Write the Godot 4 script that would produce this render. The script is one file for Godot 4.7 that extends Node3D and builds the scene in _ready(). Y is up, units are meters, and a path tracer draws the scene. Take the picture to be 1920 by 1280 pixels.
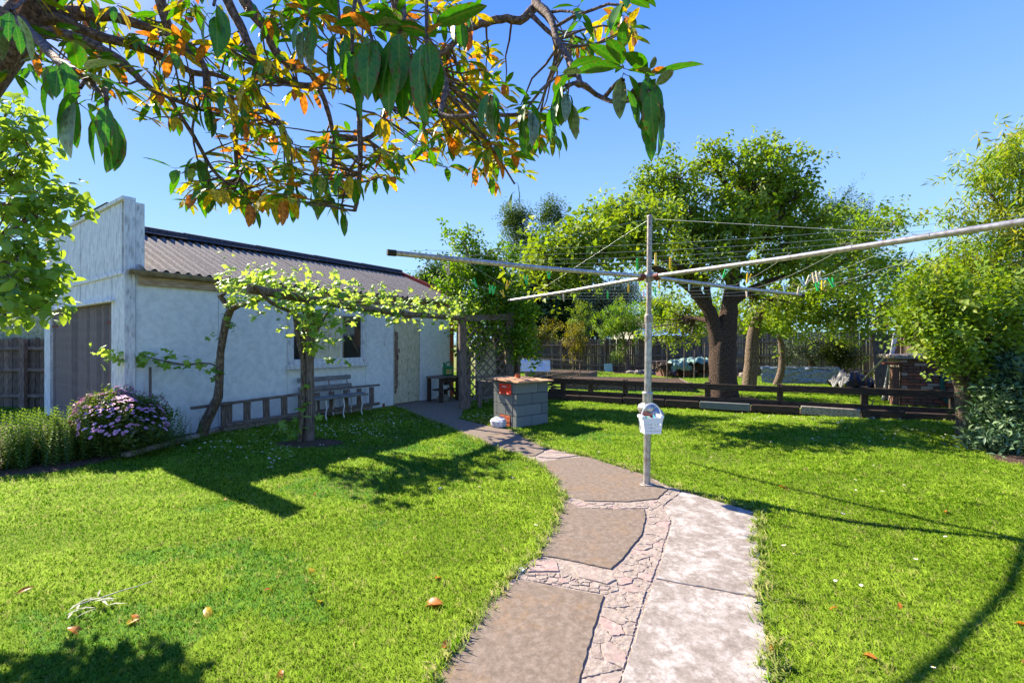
extends Node3D
# A back garden: weatherboarded shed, rotary clothes hoist, cracked path, trees.
const F := 853.0
const EYE := 1.5
const UP := Vector3.UP
var rng := RandomNumberGenerator.new()
var names := {}
var M := {}
var box_cache := {}
var no_grass: Array = []

# ---------------------------------------------------------------- places
func gh(x: float, z: float) -> float:
	return 0.15 * smoothstep(2.3, 4.3, x) * smoothstep(-9.5, -7.0, z)

func P(px: float, py: float, d: float) -> Vector3:
	return Vector3((px - 960.0) / F * d, EYE - (py - 640.0) / F * d, -d)

func G(px: float, py: float) -> Vector3:
	var h := 0.0
	var p := Vector3.ZERO
	for i in 6:
		var d := (EYE - h) * F / maxf(py - 640.0, 8.0)
		p = Vector3((px - 960.0) / F * d, h, -d)
		h = gh(p.x, p.z)
	p.y = h
	return p

func W(px: float, d: float) -> Vector3:
	var x := (px - 960.0) / F * d
	return Vector3(x, gh(x, -d), -d)

# ---------------------------------------------------------------- mesh builder
class MB:
	var v := PackedVector3Array()
	var n := PackedVector3Array()
	var c := PackedColorArray()
	var t := PackedVector2Array()
	var ix := PackedInt32Array()
	var col := Color.WHITE
	func vert(p: Vector3, nn: Vector3, uv := Vector2.ZERO) -> int:
		v.append(p); n.append(nn); c.append(col); t.append(uv)
		return v.size() - 1
	func face(pts: Array) -> void:  # flat polygon, counter-clockwise seen from outside
		var nn: Vector3 = (pts[1] - pts[0]).cross(pts[2] - pts[0]).normalized()
		var s := v.size()
		for p in pts:
			vert(p, nn)
		for i in range(1, pts.size() - 1):
			ix.append_array(PackedInt32Array([s, s + i + 1, s + i]))
	func box(xf: Transform3D, size: Vector3, bevel := 0.004) -> void:
		var h := size * 0.5
		var b := minf(bevel, minf(h.x, minf(h.y, h.z)) * 0.6)
		var q := {}
		for sx in [-1, 1]:
			for sy in [-1, 1]:
				for sz in [-1, 1]:
					var k := Vector3i(sx, sy, sz)
					q[[k, 0]] = xf * Vector3(sx * h.x, sy * (h.y - b), sz * (h.z - b))
					q[[k, 1]] = xf * Vector3(sx * (h.x - b), sy * h.y, sz * (h.z - b))
					q[[k, 2]] = xf * Vector3(sx * (h.x - b), sy * (h.y - b), sz * h.z)
		var mid := xf.origin
		var put := func(pts: Array):
			var nn: Vector3 = (pts[1] - pts[0]).cross(pts[2] - pts[0])
			if nn.dot(pts[0] + pts[2] - 2.0 * mid) < 0:
				pts.reverse()
			face(pts)
		for ax in 3:
			for s in [-1, 1]:
				var pts := []
				for w in [[-1, -1], [1, -1], [1, 1], [-1, 1]]:
					var k := Vector3i.ZERO
					k[ax] = s; k[(ax + 1) % 3] = w[0]; k[(ax + 2) % 3] = w[1]
					pts.append(q[[k, ax]])
				put.call(pts)
		if b <= 0.0005:
			return
		for ax in 3:
			var a1 := (ax + 1) % 3
			var a2 := (ax + 2) % 3
			for s in [-1, 1]:
				for w in [-1, 1]:
					var k0 := Vector3i.ZERO
					k0[ax] = -1; k0[a1] = s; k0[a2] = w
					var k1 := k0
					k1[ax] = 1
					put.call([q[[k0, a1]], q[[k1, a1]], q[[k1, a2]], q[[k0, a2]]])
		for sx in [-1, 1]:
			for sy in [-1, 1]:
				for sz in [-1, 1]:
					var k := Vector3i(sx, sy, sz)
					put.call([q[[k, 0]], q[[k, 1]], q[[k, 2]]])
	func tube(pts: Array, rad: Array, sides := 6, caps := true, wob := 0.0, rr: RandomNumberGenerator = null) -> void:
		var m := pts.size()
		var prev := Vector3.RIGHT
		var s0 := v.size()
		var along := 0.0
		for i in m:
			var d: Vector3 = (pts[mini(i + 1, m - 1)] - pts[maxi(i - 1, 0)])
			if d.length() < 1e-6:
				d = Vector3.UP
			d = d.normalized()
			var e := prev - d * prev.dot(d)
			if e.length() < 0.05:
				e = d.cross(Vector3.UP) if absf(d.y) < 0.9 else d.cross(Vector3.RIGHT)
			e = e.normalized()
			prev = e
			var f := d.cross(e)
			if i > 0:
				along += pts[i].distance_to(pts[i - 1])
			for k in sides:
				var a := TAU * k / sides
				var nn := e * cos(a) + f * sin(a)
				var r: float = rad[mini(i, rad.size() - 1)]
				if wob > 0.0 and rr:
					r *= 1.0 + rr.randf_range(-wob, wob)
				vert(pts[i] + nn * r, nn, Vector2(float(k) / sides, along))
		for i in m - 1:
			for k in sides:
				var a := s0 + i * sides + k
				var b := s0 + i * sides + (k + 1) % sides
				ix.append_array(PackedInt32Array([a, a + sides, b, b, a + sides, b + sides]))
		if caps:
			for e in [0, m - 1]:
				var nn: Vector3 = (pts[0] - pts[1]).normalized() if e == 0 else (pts[m - 1] - pts[m - 2]).normalized()
				var cc := vert(pts[e], nn)
				var ring := []
				for k in sides:
					ring.append(vert(v[s0 + e * sides + k], nn))
				for k in sides:
					var a: int = ring[k]
					var b: int = ring[(k + 1) % sides]
					ix.append_array(PackedInt32Array([cc, b, a] if e else [cc, a, b]))
	func lathe(prof: Array, xf: Transform3D, sides := 16) -> void:  # prof: [r, y]
		var pts := []
		var rad := []
		for p in prof:
			pts.append(p)
		var s0 := v.size()
		for i in pts.size():
			var a: Vector2 = pts[maxi(i - 1, 0)]
			var b: Vector2 = pts[mini(i + 1, pts.size() - 1)]
			var tn := (b - a).normalized()
			for k in sides:
				var g := TAU * k / sides
				var nn := Vector3(tn.y * cos(g), -tn.x, tn.y * sin(g)).normalized()
				vert(xf * Vector3(pts[i].x * cos(g), pts[i].y, pts[i].x * sin(g)), xf.basis * nn)
		for i in pts.size() - 1:
			for k in sides:
				var a := s0 + i * sides + k
				var b := s0 + i * sides + (k + 1) % sides
				ix.append_array(PackedInt32Array([a, b, a + sides, b, b + sides, a + sides]))
	func prism(poly: PackedVector2Array, y0: float, y1: float, chamfer := 0.0) -> void:  # poly in (x, z)
		var p := poly
		if not Geometry2D.is_polygon_clockwise(p):
			p.reverse()
		var top := p
		if chamfer > 0.0:
			var off := Geometry2D.offset_polygon(p, -chamfer)
			if off.size() == 1 and off[0].size() >= 3:
				top = off[0]
				var tri := Geometry2D.triangulate_polygon(top)
				if tri.is_empty():
					top = p
		if top.size() != p.size():
			if chamfer > 0.0:
				var cen := Vector2.ZERO
				for q in p:
					cen += q
				cen /= p.size()
				top = PackedVector2Array()
				for q in p:
					top.append(q + (cen - q).normalized() * chamfer)
		var tris := Geometry2D.triangulate_polygon(top)
		var s := v.size()
		for q in top:
			vert(Vector3(q.x, y1, q.y), Vector3.UP, q)
		for i in range(0, tris.size(), 3):
			var a := top[tris[i]]; var b := top[tris[i + 1]]; var c2 := top[tris[i + 2]]
			var up := (b - a).cross(c2 - a) < 0.0
			# Godot: clockwise seen from the front
			if up:
				ix.append_array(PackedInt32Array([s + tris[i], s + tris[i + 2], s + tris[i + 1]]))
			else:
				ix.append_array(PackedInt32Array([s + tris[i], s + tris[i + 1], s + tris[i + 2]]))
		var m := p.size()
		var ym := y1 - chamfer
		for i in m:
			var j := (i + 1) % m
			var a := p[i]; var b := p[j]
			var mid := (a + b) * 0.5
			var e := b - a
			var out := Vector2(e.y, -e.x)
			if Geometry2D.is_point_in_polygon(mid + out.normalized() * 0.0005, p):
				out = -out
			var pts := [Vector3(a.x, y0, a.y), Vector3(b.x, y0, b.y), Vector3(b.x, ym, b.y), Vector3(a.x, ym, a.y)]
			var nn: Vector3 = (pts[1] - pts[0]).cross(pts[2] - pts[0])
			if nn.dot(Vector3(out.x, 0, out.y)) < 0:
				pts.reverse()
			face(pts)
			if chamfer > 0.0:
				var ta := top[i]; var tb := top[j]
				var q := [Vector3(a.x, ym, a.y), Vector3(b.x, ym, b.y), Vector3(tb.x, y1, tb.y), Vector3(ta.x, y1, ta.y)]
				var n2: Vector3 = (q[1] - q[0]).cross(q[2] - q[0])
				if n2.y < 0:
					q.reverse()
				face(q)
	func done() -> ArrayMesh:
		var m := ArrayMesh.new()
		if v.is_empty():
			return m
		var a := []
		a.resize(Mesh.ARRAY_MAX)
		a[Mesh.ARRAY_VERTEX] = v
		a[Mesh.ARRAY_NORMAL] = n
		a[Mesh.ARRAY_COLOR] = c
		a[Mesh.ARRAY_TEX_UV] = t
		a[Mesh.ARRAY_INDEX] = ix
		m.add_surface_from_arrays(Mesh.PRIMITIVE_TRIANGLES, a)
		return m

# ---------------------------------------------------------------- nodes
func numbered(called: String) -> String:
	if not names.has(called):
		names[called] = 0
		return called
	names[called] += 1
	return "%s_%03d" % [called, names[called]]

func meta(o: Node, label: String, category: String, group := "", kind := "") -> void:
	if label: o.set_meta("label", label)
	if category: o.set_meta("category", category)
	if group: o.set_meta("group", group)
	if kind: o.set_meta("kind", kind)

func thing(called: String, label: String, category: String, xf := Transform3D(), group := "") -> Node3D:
	var o := Node3D.new()
	o.name = numbered(called)
	add_child(o)
	o.transform = xf
	meta(o, label, category, group)
	return o

func part(parent: Node, called: String, mesh: Mesh, m: Material, xf := Transform3D(), kind := "") -> MeshInstance3D:
	var o := MeshInstance3D.new()
	o.name = called if parent != self else numbered(called)
	o.mesh = mesh
	o.material_override = m
	o.transform = xf
	parent.add_child(o, true)
	if kind: o.set_meta("kind", kind)
	return o

func box_mesh(size: Vector3, bevel := 0.004) -> ArrayMesh:
	var key := "%.3f %.3f %.3f %.4f" % [size.x, size.y, size.z, bevel]
	if not box_cache.has(key):
		var b := MB.new()
		b.box(Transform3D(), size, bevel)
		box_cache[key] = b.done()
	return box_cache[key]

func boxp(parent: Node, called: String, m: Material, at: Vector3, size: Vector3, turn := Vector3.ZERO, bevel := 0.004) -> MeshInstance3D:
	return part(parent, called, box_mesh(size, bevel), m, Transform3D(Basis.from_euler(turn), at))

func beam_mesh(a: Vector3, b: Vector3, w: float, h: float, bevel := 0.006) -> ArrayMesh:
	var m := MB.new()
	m.box(aligned(a, b), Vector3(a.distance_to(b), h, w), bevel)
	return m.done()

func aligned(a: Vector3, b: Vector3) -> Transform3D:  # x along a-b, y as far up as it can be
	var x := (b - a).normalized()
	var z := x.cross(UP)
	z = z.normalized() if z.length() > 0.02 else Vector3.BACK
	return Transform3D(Basis(x, z.cross(x), z), (a + b) * 0.5)

func tubep(parent: Node, called: String, m: Material, pts: Array, rad: Array, sides := 8) -> MeshInstance3D:
	var b := MB.new()
	b.tube(pts, rad, sides)
	return part(parent, called, b.done(), m)

func flat_xf(at: Vector3, turn := 0.0) -> Transform3D:
	return Transform3D(Basis(UP, turn), at)

# ---------------------------------------------------------------- materials
func noise_tex(freq: float, cols: Array, offs: Array, seed_: int, oct := 4, size := 512, gain := 0.55) -> NoiseTexture2D:
	var f := FastNoiseLite.new()
	f.noise_type = FastNoiseLite.TYPE_SIMPLEX_SMOOTH
	f.seed = seed_
	f.frequency = freq
	f.fractal_octaves = oct
	f.fractal_gain = gain
	var t := NoiseTexture2D.new()
	t.width = size
	t.height = size
	t.seamless = true
	t.seamless_blend_skirt = 0.15
	if not cols.is_empty():
		var g := Gradient.new()
		g.offsets = PackedFloat32Array(offs)
		g.colors = PackedColorArray(cols)
		t.color_ramp = g
	t.noise = f
	return t

func mat(key: String, cols: Array, scale: Vector3, rough := 0.9, o := {}) -> StandardMaterial3D:
	var m := StandardMaterial3D.new()
	m.resource_name = key
	var offs: Array = o.get("offs", [])
	if offs.is_empty():
		for i in cols.size():
			offs.append(0.25 + 0.5 * i / maxf(1.0, cols.size() - 1.0))
	m.albedo_texture = noise_tex(o.get("freq", 0.02), cols, offs, M.size() * 7 + 3, o.get("oct", 5), 512, o.get("gain", 0.55))
	m.uv1_triplanar = true
	m.uv1_world_triplanar = o.get("world", false)
	m.uv1_triplanar_sharpness = 6.0
	m.uv1_scale = scale
	m.roughness = rough
	m.metallic_specular = o.get("spec", 0.4)
	m.metallic = o.get("metal", 0.0)
	if o.has("stain"):
		m.detail_enabled = true
		m.detail_albedo = noise_tex(o.get("stain_freq", 0.012), o.stain, o.get("stain_offs", [0.45, 0.75]), M.size() * 7 + 91, o.get("oct", 5), 512, o.get("gain", 0.55))
		m.detail_uv_layer = BaseMaterial3D.DETAIL_UV_2
		m.uv2_triplanar = true
		m.uv2_world_triplanar = m.uv1_world_triplanar
		m.uv2_triplanar_sharpness = 6.0
		m.uv2_scale = o.get("stain_scale", scale)
	if o.get("bump", 0.0) > 0.0:
		m.heightmap_enabled = true
		m.heightmap_texture = noise_tex(o.get("bump_freq", 0.03), [], [], M.size() * 5 + 17, 5)
		m.heightmap_scale = o.bump
	M[key] = m
	return m

func plain(key: String, c: Color, rough := 0.6, metal := 0.0, spec := 0.5) -> StandardMaterial3D:
	var m := StandardMaterial3D.new()
	m.resource_name = key
	m.albedo_color = c
	m.roughness = rough
	m.metallic = metal
	m.metallic_specular = spec
	M[key] = m
	return m

func leaf_mat(key: String, back: Color, rough := 0.55, spec := 0.4) -> StandardMaterial3D:
	var m := StandardMaterial3D.new()
	m.resource_name = key
	m.vertex_color_use_as_albedo = true
	m.roughness = rough
	m.metallic_specular = spec
	m.backlight_enabled = true
	m.backlight = back
	m.cull_mode = BaseMaterial3D.CULL_DISABLED
	M[key] = m
	return m

func S(r: float, g: float, b: float, a := 1.0) -> Color:
	return Color(r / 255.0, g / 255.0, b / 255.0, a)

func make_materials() -> void:
	mat("soil", [S(52, 38, 28), S(84, 62, 46), S(112, 88, 66)], Vector3(1.2, 1.2, 1.2), 0.95, {"world": true, "bump": 3.0, "freq": 0.04, "bump_freq": 0.05})
	mat("turf", [S(92, 98, 40), S(112, 122, 46), S(128, 138, 56)], Vector3(0.9, 0.9, 0.9), 0.95, {"world": true, "bump": 2.0, "stain": [S(120, 104, 60, 0.0), S(120, 104, 60, 0.5)], "stain_scale": Vector3(0.13, 0.13, 0.13)})
	mat("concrete_brown", [S(104, 91, 79), S(120, 106, 93), S(136, 121, 108)], Vector3(0.9, 0.9, 0.9), 0.85, {"world": true, "freq": 0.03, "oct": 7, "gain": 0.85, "stain": [S(142, 108, 66, 0.0), S(142, 108, 66, 0.35)], "stain_scale": Vector3(0.3, 0.3, 0.3), "stain_offs": [0.5, 0.85]})
	mat("concrete_white", [S(116, 106, 97), S(132, 121, 111), S(148, 138, 128)], Vector3(0.9, 0.9, 0.9), 0.85, {"world": true, "freq": 0.03, "oct": 7, "gain": 0.85, "stain": [S(168, 159, 151, 0.0), S(172, 164, 156, 0.25), S(178, 170, 163, 0.7), S(184, 176, 169, 0.85)], "stain_offs": [0.36, 0.48, 0.64, 0.82], "stain_scale": Vector3(0.6, 0.6, 0.6), "stain_freq": 0.012})
	mat("mortar", [S(128, 115, 104), S(146, 132, 121), S(162, 148, 137)], Vector3(1.5, 1.5, 1.5), 0.95, {"world": true, "gain": 0.8, "bump": 0.6})
	mat("crack_stone", [S(132, 119, 108), S(150, 136, 125), S(164, 151, 140)], Vector3(1.2, 1.2, 1.2), 0.9, {"world": true, "gain": 0.8, "bump": 0.4, "stain": [S(160, 124, 120, 0.0), S(160, 124, 120, 0.35)], "stain_scale": Vector3(0.7, 0.7, 0.7)})
	mat("pink_stone", [S(150, 124, 116), S(160, 138, 129), S(170, 150, 141)], Vector3(1.2, 1.2, 1.2), 0.9, {"world": true, "gain": 0.8, "bump": 0.4})
	mat("wall_white", [S(216, 218, 218), S(226, 227, 226), S(234, 234, 232)], Vector3(0.6, 0.6, 0.6), 0.85, {"gain": 0.7, "oct": 6, "stain": [S(140, 142, 138, 0.0), S(140, 140, 134, 0.14)], "stain_scale": Vector3(0.55, 0.4, 0.55), "stain_offs": [0.52, 0.9], "stain_freq": 0.012})
	mat("wall_front", [S(216, 218, 218), S(226, 227, 226), S(234, 234, 232)], Vector3(0.6, 0.6, 0.6), 0.85, {"gain": 0.7, "stain": [S(96, 96, 100, 0.0), S(92, 92, 98, 0.6)], "stain_scale": Vector3(2.2, 0.22, 2.2), "stain_offs": [0.48, 0.82], "stain_freq": 0.02})
	mat("trim_white", [S(206, 204, 206), S(220, 218, 218), S(230, 228, 226)], Vector3(2, 0.4, 2), 0.75, {"stain": [S(104, 98, 94, 0.0), S(104, 98, 94, 0.5)], "stain_scale": Vector3(3, 0.5, 3), "stain_offs": [0.55, 0.85]})
	mat("cream", [S(196, 184, 152), S(208, 198, 168), S(218, 208, 182)], Vector3(1.2, 0.5, 1.2), 0.75, {"stain": [S(116, 86, 70, 0.0), S(116, 86, 70, 0.55)], "stain_scale": Vector3(1.6, 0.7, 1.6), "stain_offs": [0.62, 0.85]})
	mat("door_bare", [S(96, 70, 60), S(132, 104, 90), S(176, 156, 132)], Vector3(4, 0.6, 4), 0.9)
	mat("fascia", [S(150, 122, 100), S(172, 146, 122), S(188, 164, 140)], Vector3(0.4, 3, 3), 0.8)
	mat("gutter", [S(118, 104, 84), S(138, 124, 102), S(152, 138, 116)], Vector3(0.7, 2, 2), 0.6, {"metal": 0.1})
	mat("roof_sheet", [S(98, 90, 84), S(128, 119, 112), S(156, 147, 139)], Vector3(1.6, 1.6, 1.6), 0.95, {"bump": 0.5, "freq": 0.04, "stain": [S(48, 42, 44, 0.0), S(48, 42, 44, 0.75)], "stain_scale": Vector3(0.8, 0.8, 0.8), "stain_freq": 0.05, "stain_offs": [0.5, 0.72]})
	mat("ridge", [S(46, 44, 48), S(64, 60, 64), S(84, 80, 82)], Vector3(1.5, 1.5, 1.5), 0.9)
	plain("red_barge", S(168, 62, 44), 0.7)
	mat("plank_grey", [S(92, 82, 80), S(118, 106, 102), S(138, 126, 120)], Vector3(7, 0.5, 7), 0.9, {"bump": 0.3})
	mat("plank_grey_dark", [S(80, 72, 70), S(104, 94, 92), S(122, 110, 106)], Vector3(7, 0.5, 7), 0.9, {"bump": 0.3})
	for i in 4:
		var k: float = [0.82, 1.0, 1.14, 0.92][i]
		mat("paling%d" % i, [S(78 * k, 66 * k, 58 * k), S(104 * k, 90 * k, 80 * k), S(126 * k, 112 * k, 100 * k)], Vector3(6, 0.5, 6), 0.95, {"bump": 0.4})
	mat("timber_x", [S(84, 72, 66), S(116, 102, 94), S(142, 128, 118)], Vector3(0.5, 6, 6), 0.9, {"bump": 0.5})
	mat("timber_y", [S(78, 64, 58), S(114, 98, 90), S(146, 130, 120)], Vector3(7, 0.4, 7), 0.9, {"bump": 0.8})
	mat("dark_rail", [S(46, 35, 29), S(66, 51, 42), S(88, 70, 58)], Vector3(0.5, 5, 5), 0.8, {"bump": 0.4})
	mat("bench_slat", [S(92, 88, 86), S(120, 115, 111), S(144, 138, 133)], Vector3(0.6, 6, 6), 0.8)
	plain("white_iron", S(206, 204, 202), 0.5)
	mat("bark_rough", [S(54, 42, 36), S(86, 68, 58), S(118, 96, 84)], Vector3(2.2, 0.8, 2.2), 0.95, {"bump": 4.0, "freq": 0.04, "bump_freq": 0.045})
	mat("bark_smooth", [S(78, 64, 54), S(108, 92, 78), S(134, 116, 100)], Vector3(2, 0.8, 2), 0.9, {"bump": 1.0})
	mat("bark_avocado", [S(72, 56, 50), S(102, 82, 74), S(132, 110, 98)], Vector3(3, 3, 3), 0.85, {"bump": 0.8})
	mat("block", [S(96, 98, 96), S(116, 118, 114), S(132, 134, 130)], Vector3(2.5, 2.5, 2.5), 0.95, {"bump": 0.6, "freq": 0.06, "bump_freq": 0.1})
	mat("block_pale", [S(112, 114, 110), S(130, 132, 128), S(146, 148, 142)], Vector3(2.5, 2.5, 2.5), 0.95, {"bump": 0.6, "freq": 0.06, "bump_freq": 0.1})
	mat("board_top", [S(172, 122, 84), S(196, 150, 112), S(210, 168, 132)], Vector3(0.7, 3, 3), 0.7)
	mat("brick_red", [S(118, 66, 50), S(146, 86, 66), S(166, 106, 84)], Vector3(3, 3, 3), 0.95, {"bump": 0.6})
	mat("brick_brown", [S(92, 62, 52), S(112, 80, 68), S(134, 100, 86)], Vector3(3, 3, 3), 0.95, {"bump": 0.6})
	mat("brick_pale", [S(150, 128, 116), S(168, 148, 136), S(184, 166, 154)], Vector3(3, 3, 3), 0.95, {"bump": 0.6})
	mat("rust_brick", [S(150, 72, 44), S(178, 92, 60), S(196, 118, 84)], Vector3(4, 4, 4), 0.95, {"bump": 0.6})
	mat("stone_grey", [S(120, 108, 98), S(148, 136, 124), S(172, 160, 148)], Vector3(2, 2, 2), 0.95, {"bump": 1.0})
	mat("stone_white", [S(178, 176, 180), S(204, 202, 204), S(222, 220, 220)], Vector3(2, 2, 2), 0.9, {"bump": 0.5})
	mat("galv", [S(150, 146, 146), S(172, 168, 166), S(190, 186, 182)], Vector3(2, 1, 2), 0.42, {"metal": 0.65, "stain": [S(120, 84, 66, 0.0), S(120, 84, 66, 0.5)], "stain_scale": Vector3(2, 0.8, 2), "stain_offs": [0.6, 0.85]})
	mat("galv_dull", [S(140, 128, 122), S(158, 148, 142), S(176, 166, 160)], Vector3(2, 2, 2), 0.55, {"metal": 0.45, "stain": [S(112, 70, 54, 0.0), S(112, 70, 54, 0.6)], "stain_scale": Vector3(2, 2, 2), "stain_offs": [0.55, 0.8]})
	plain("wire", S(186, 190, 186), 0.4, 0.4)
	plain("black_rubber", S(28, 28, 30), 0.7)
	plain("rust_iron", S(104, 50, 42), 0.7, 0.2)
	plain("white_plastic", S(232, 232, 236), 0.35)
	plain("peg_green", S(34, 196, 92), 0.35)
	plain("peg_yellow", S(240, 196, 30), 0.35)
	plain("peg_wood", S(206, 186, 160), 0.7)
	plain("peg_pink", S(226, 150, 152), 0.4)
	plain("peg_blue", S(150, 190, 214), 0.4)
	plain("cyan_plastic", S(70, 190, 206), 0.4)
	plain("can_green", S(22, 118, 62), 0.4)
	plain("can_label", S(176, 160, 92), 0.5)
	plain("red_plate", S(226, 62, 34), 0.45)
	plain("plate_print", S(238, 210, 200), 0.5)
	mat("corrugated_green", [S(132, 140, 112), S(154, 160, 132), S(170, 174, 148)], Vector3(1, 0.4, 1), 0.6, {"metal": 0.15})
	plain("blue_roof", S(122, 158, 206), 0.45, 0.2)
	plain("teal_wall", S(70, 106, 112), 0.8)
	mat("cloth_white", [S(196, 202, 222), S(214, 218, 232), S(226, 228, 238)], Vector3(1, 1, 1), 0.8)
	mat("tarp_grey", [S(112, 126, 136), S(138, 152, 160), S(158, 170, 176)], Vector3(0.8, 0.8, 0.8), 0.7)
	mat("tarp_green", [S(84, 116, 106), S(108, 138, 126), S(130, 156, 144)], Vector3(0.8, 0.8, 0.8), 0.6)
	plain("tarp_black", S(34, 36, 42), 0.5)
	plain("foam_panel", S(176, 214, 220), 0.6)
	plain("hose_green", S(24, 92, 82), 0.45)
	plain("tile_roof", S(120, 96, 90), 0.9)
	plain("house_cream", S(200, 194, 182), 0.85)
	var g := plain("glass", S(60, 66, 60), 0.06, 0.0, 0.5)
	g.albedo_color.a = 0.35
	g.transparency = BaseMaterial3D.TRANSPARENCY_ALPHA
	plain("raw_timber", S(134, 112, 90), 0.9)
	leaf_mat("grass", Color(0.62, 0.8, 0.25), 0.8, 0.18)
	leaf_mat("leaf", Color(1.0, 1.0, 0.4), 0.5, 0.4)
	leaf_mat("leaf_fresh", Color(1.0, 1.0, 0.35), 0.5, 0.4)
	leaf_mat("leaf_dark", Color(0.3, 0.4, 0.15), 0.5, 0.45)
	leaf_mat("leaf_silver", Color(0.4, 0.45, 0.3), 0.7, 0.3)
	leaf_mat("petal", Color(0.5, 0.4, 0.5), 0.6, 0.3)
	make_avocado_materials()

# leaf print for the big-leaved tree: veins, browning edge and blotches
func make_avocado_materials() -> void:
	var base := [S(66, 120, 40), S(92, 142, 44), S(172, 182, 46), S(232, 196, 36), S(224, 138, 50), S(128, 146, 112)]
	var edge := [S(140, 84, 44), S(80, 124, 42), S(188, 140, 46), S(232, 166, 44), S(176, 92, 48), S(150, 158, 124)]
	var vein := [S(128, 148, 66), S(134, 152, 74), S(186, 182, 80), S(220, 196, 80), S(214, 150, 84), S(140, 146, 112)]
	var back := [Color(0.7, 0.9, 0.2), Color(0.85, 1.0, 0.25), Color(1.0, 1.0, 0.4), Color(1.0, 1.0, 0.5), Color(1.0, 0.95, 0.6), Color(0.4, 0.5, 0.3)]
	var f := FastNoiseLite.new()
	f.frequency = 0.03
	f.fractal_octaves = 4
	for k in 6:
		f.seed = 40 + k
		var w := 96
		var h := 192
		var im := Image.create(w, h, false, Image.FORMAT_RGBA8)
		for y in h:
			for x in w:
				var u := absf(x - w * 0.5) / (w * 0.5)
				var vv := float(y) / h
				var nz := f.get_noise_2d(x, y)
				var c: Color = base[k].lerp(base[(k + 1) % 2] if k < 2 else base[k].darkened(0.25), clampf(0.5 + nz * 1.2, 0, 1))
				var e := smoothstep(0.62, 1.0, u + nz * 0.55) * 0.8 + smoothstep(0.8, 1.0, vv + nz * 0.3)
				c = c.lerp(edge[k], clampf(e, 0, 0.9))
				if nz > 0.42:
					c = c.lerp(S(104, 62, 32), 0.7)
				var side := absf(fposmod(vv * 9.0 - u * 1.6, 1.0) - 0.5)
				if side < 0.05 and u > 0.05:
					c = c.lerp(vein[k], 0.55)
				if u < 0.05:
					c = vein[k]
				im.set_pixel(x, y, c)
		var m := StandardMaterial3D.new()
		m.resource_name = "avocado_leaf_%d" % k
		m.albedo_texture = ImageTexture.create_from_image(im)
		m.roughness = 0.42
		m.metallic_specular = 0.45
		m.backlight_enabled = true
		m.backlight = back[k]
		m.cull_mode = BaseMaterial3D.CULL_DISABLED
		M["avo%d" % k] = m

# ---------------------------------------------------------------- leaves
# one leaf along +Y, width along X, upper side +Z
func big_leaf(length: float, width: float, curl: float, fold: float, ragged: float, seed_: int, col := Color.WHITE, segs := 7) -> ArrayMesh:
	var r := RandomNumberGenerator.new()
	r.seed = seed_
	var b := MB.new()
	b.col = col
	var y := 0.0
	var z := 0.0
	var ang := 0.0
	var rows := []
	for i in segs + 1:
		var t := float(i) / segs
		var w := width * 0.5 * pow(sin(PI * pow(clampf(t * 0.97 + 0.015, 0, 1), 0.85)), 0.8)
		var wl := w * (1.0 - r.randf() * ragged)
		var wr := w * (1.0 - r.randf() * ragged)
		if i == segs:
			wl = width * 0.02; wr = width * 0.02
		var nn := Vector3(0, sin(ang), cos(ang))
		var o := Vector3(0, y, z)
		var a := b.vert(o + Vector3(-wl, 0, 0) + nn * fold * wl, (nn + Vector3(fold, 0, 0)).normalized(), Vector2(0.5 - 0.5 * (wl / (width * 0.5)), t))
		var m := b.vert(o, nn, Vector2(0.5, t))
		var c := b.vert(o + Vector3(wr, 0, 0) + nn * fold * wr, (nn - Vector3(fold, 0, 0)).normalized(), Vector2(0.5 + 0.5 * (wr / (width * 0.5)), t))
		rows.append([a, m, c])
		ang += curl / segs * (1.0 + r.randf_range(-0.6, 0.6))
		y += cos(ang) * length / segs
		z -= sin(ang) * length / segs
	for i in segs:
		for k in 2:
			var a: int = rows[i][k]
			var c: int = rows[i][k + 1]
			var d: int = rows[i + 1][k]
			var e: int = rows[i + 1][k + 1]
			b.ix.append_array(PackedInt32Array([a, d, c, c, d, e]))
	return b.done()

# a lobed vine leaf, flat-ish fan, 5 lobes
func vine_leaf(size: float, seed_: int, col: Color) -> ArrayMesh:
	var r := RandomNumberGenerator.new()
	r.seed = seed_
	var b := MB.new()
	b.col = col
	var c := b.vert(Vector3(0, size * 0.35, 0), Vector3.BACK, Vector2(0.5, 0.5))
	var k := 18
	for i in k + 1:
		var a := -PI * 0.5 + TAU * (i + 0.5) / (k + 1)
		var lobe := 0.78 + 0.22 * cos(5.0 * (a - PI * 0.5)) + r.randf_range(-0.07, 0.07)
		var p := Vector3(cos(a) * size * 0.55 * lobe, size * 0.35 + sin(a) * size * 0.55 * lobe, 0)
		p.z = -0.35 * Vector2(p.x, p.y - size * 0.35).length() + r.randf_range(-0.06, 0.06) * size + 0.12 * absf(p.x)
		b.vert(p, Vector3(p.x * 2.0, (p.y - size * 0.35) * 2.0, size * 0.8).normalized(), Vector2.ZERO)
	for i in k:
		b.ix.append_array(PackedInt32Array([c, c + 2 + i, c + 1 + i]))
	return b.done()

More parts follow.
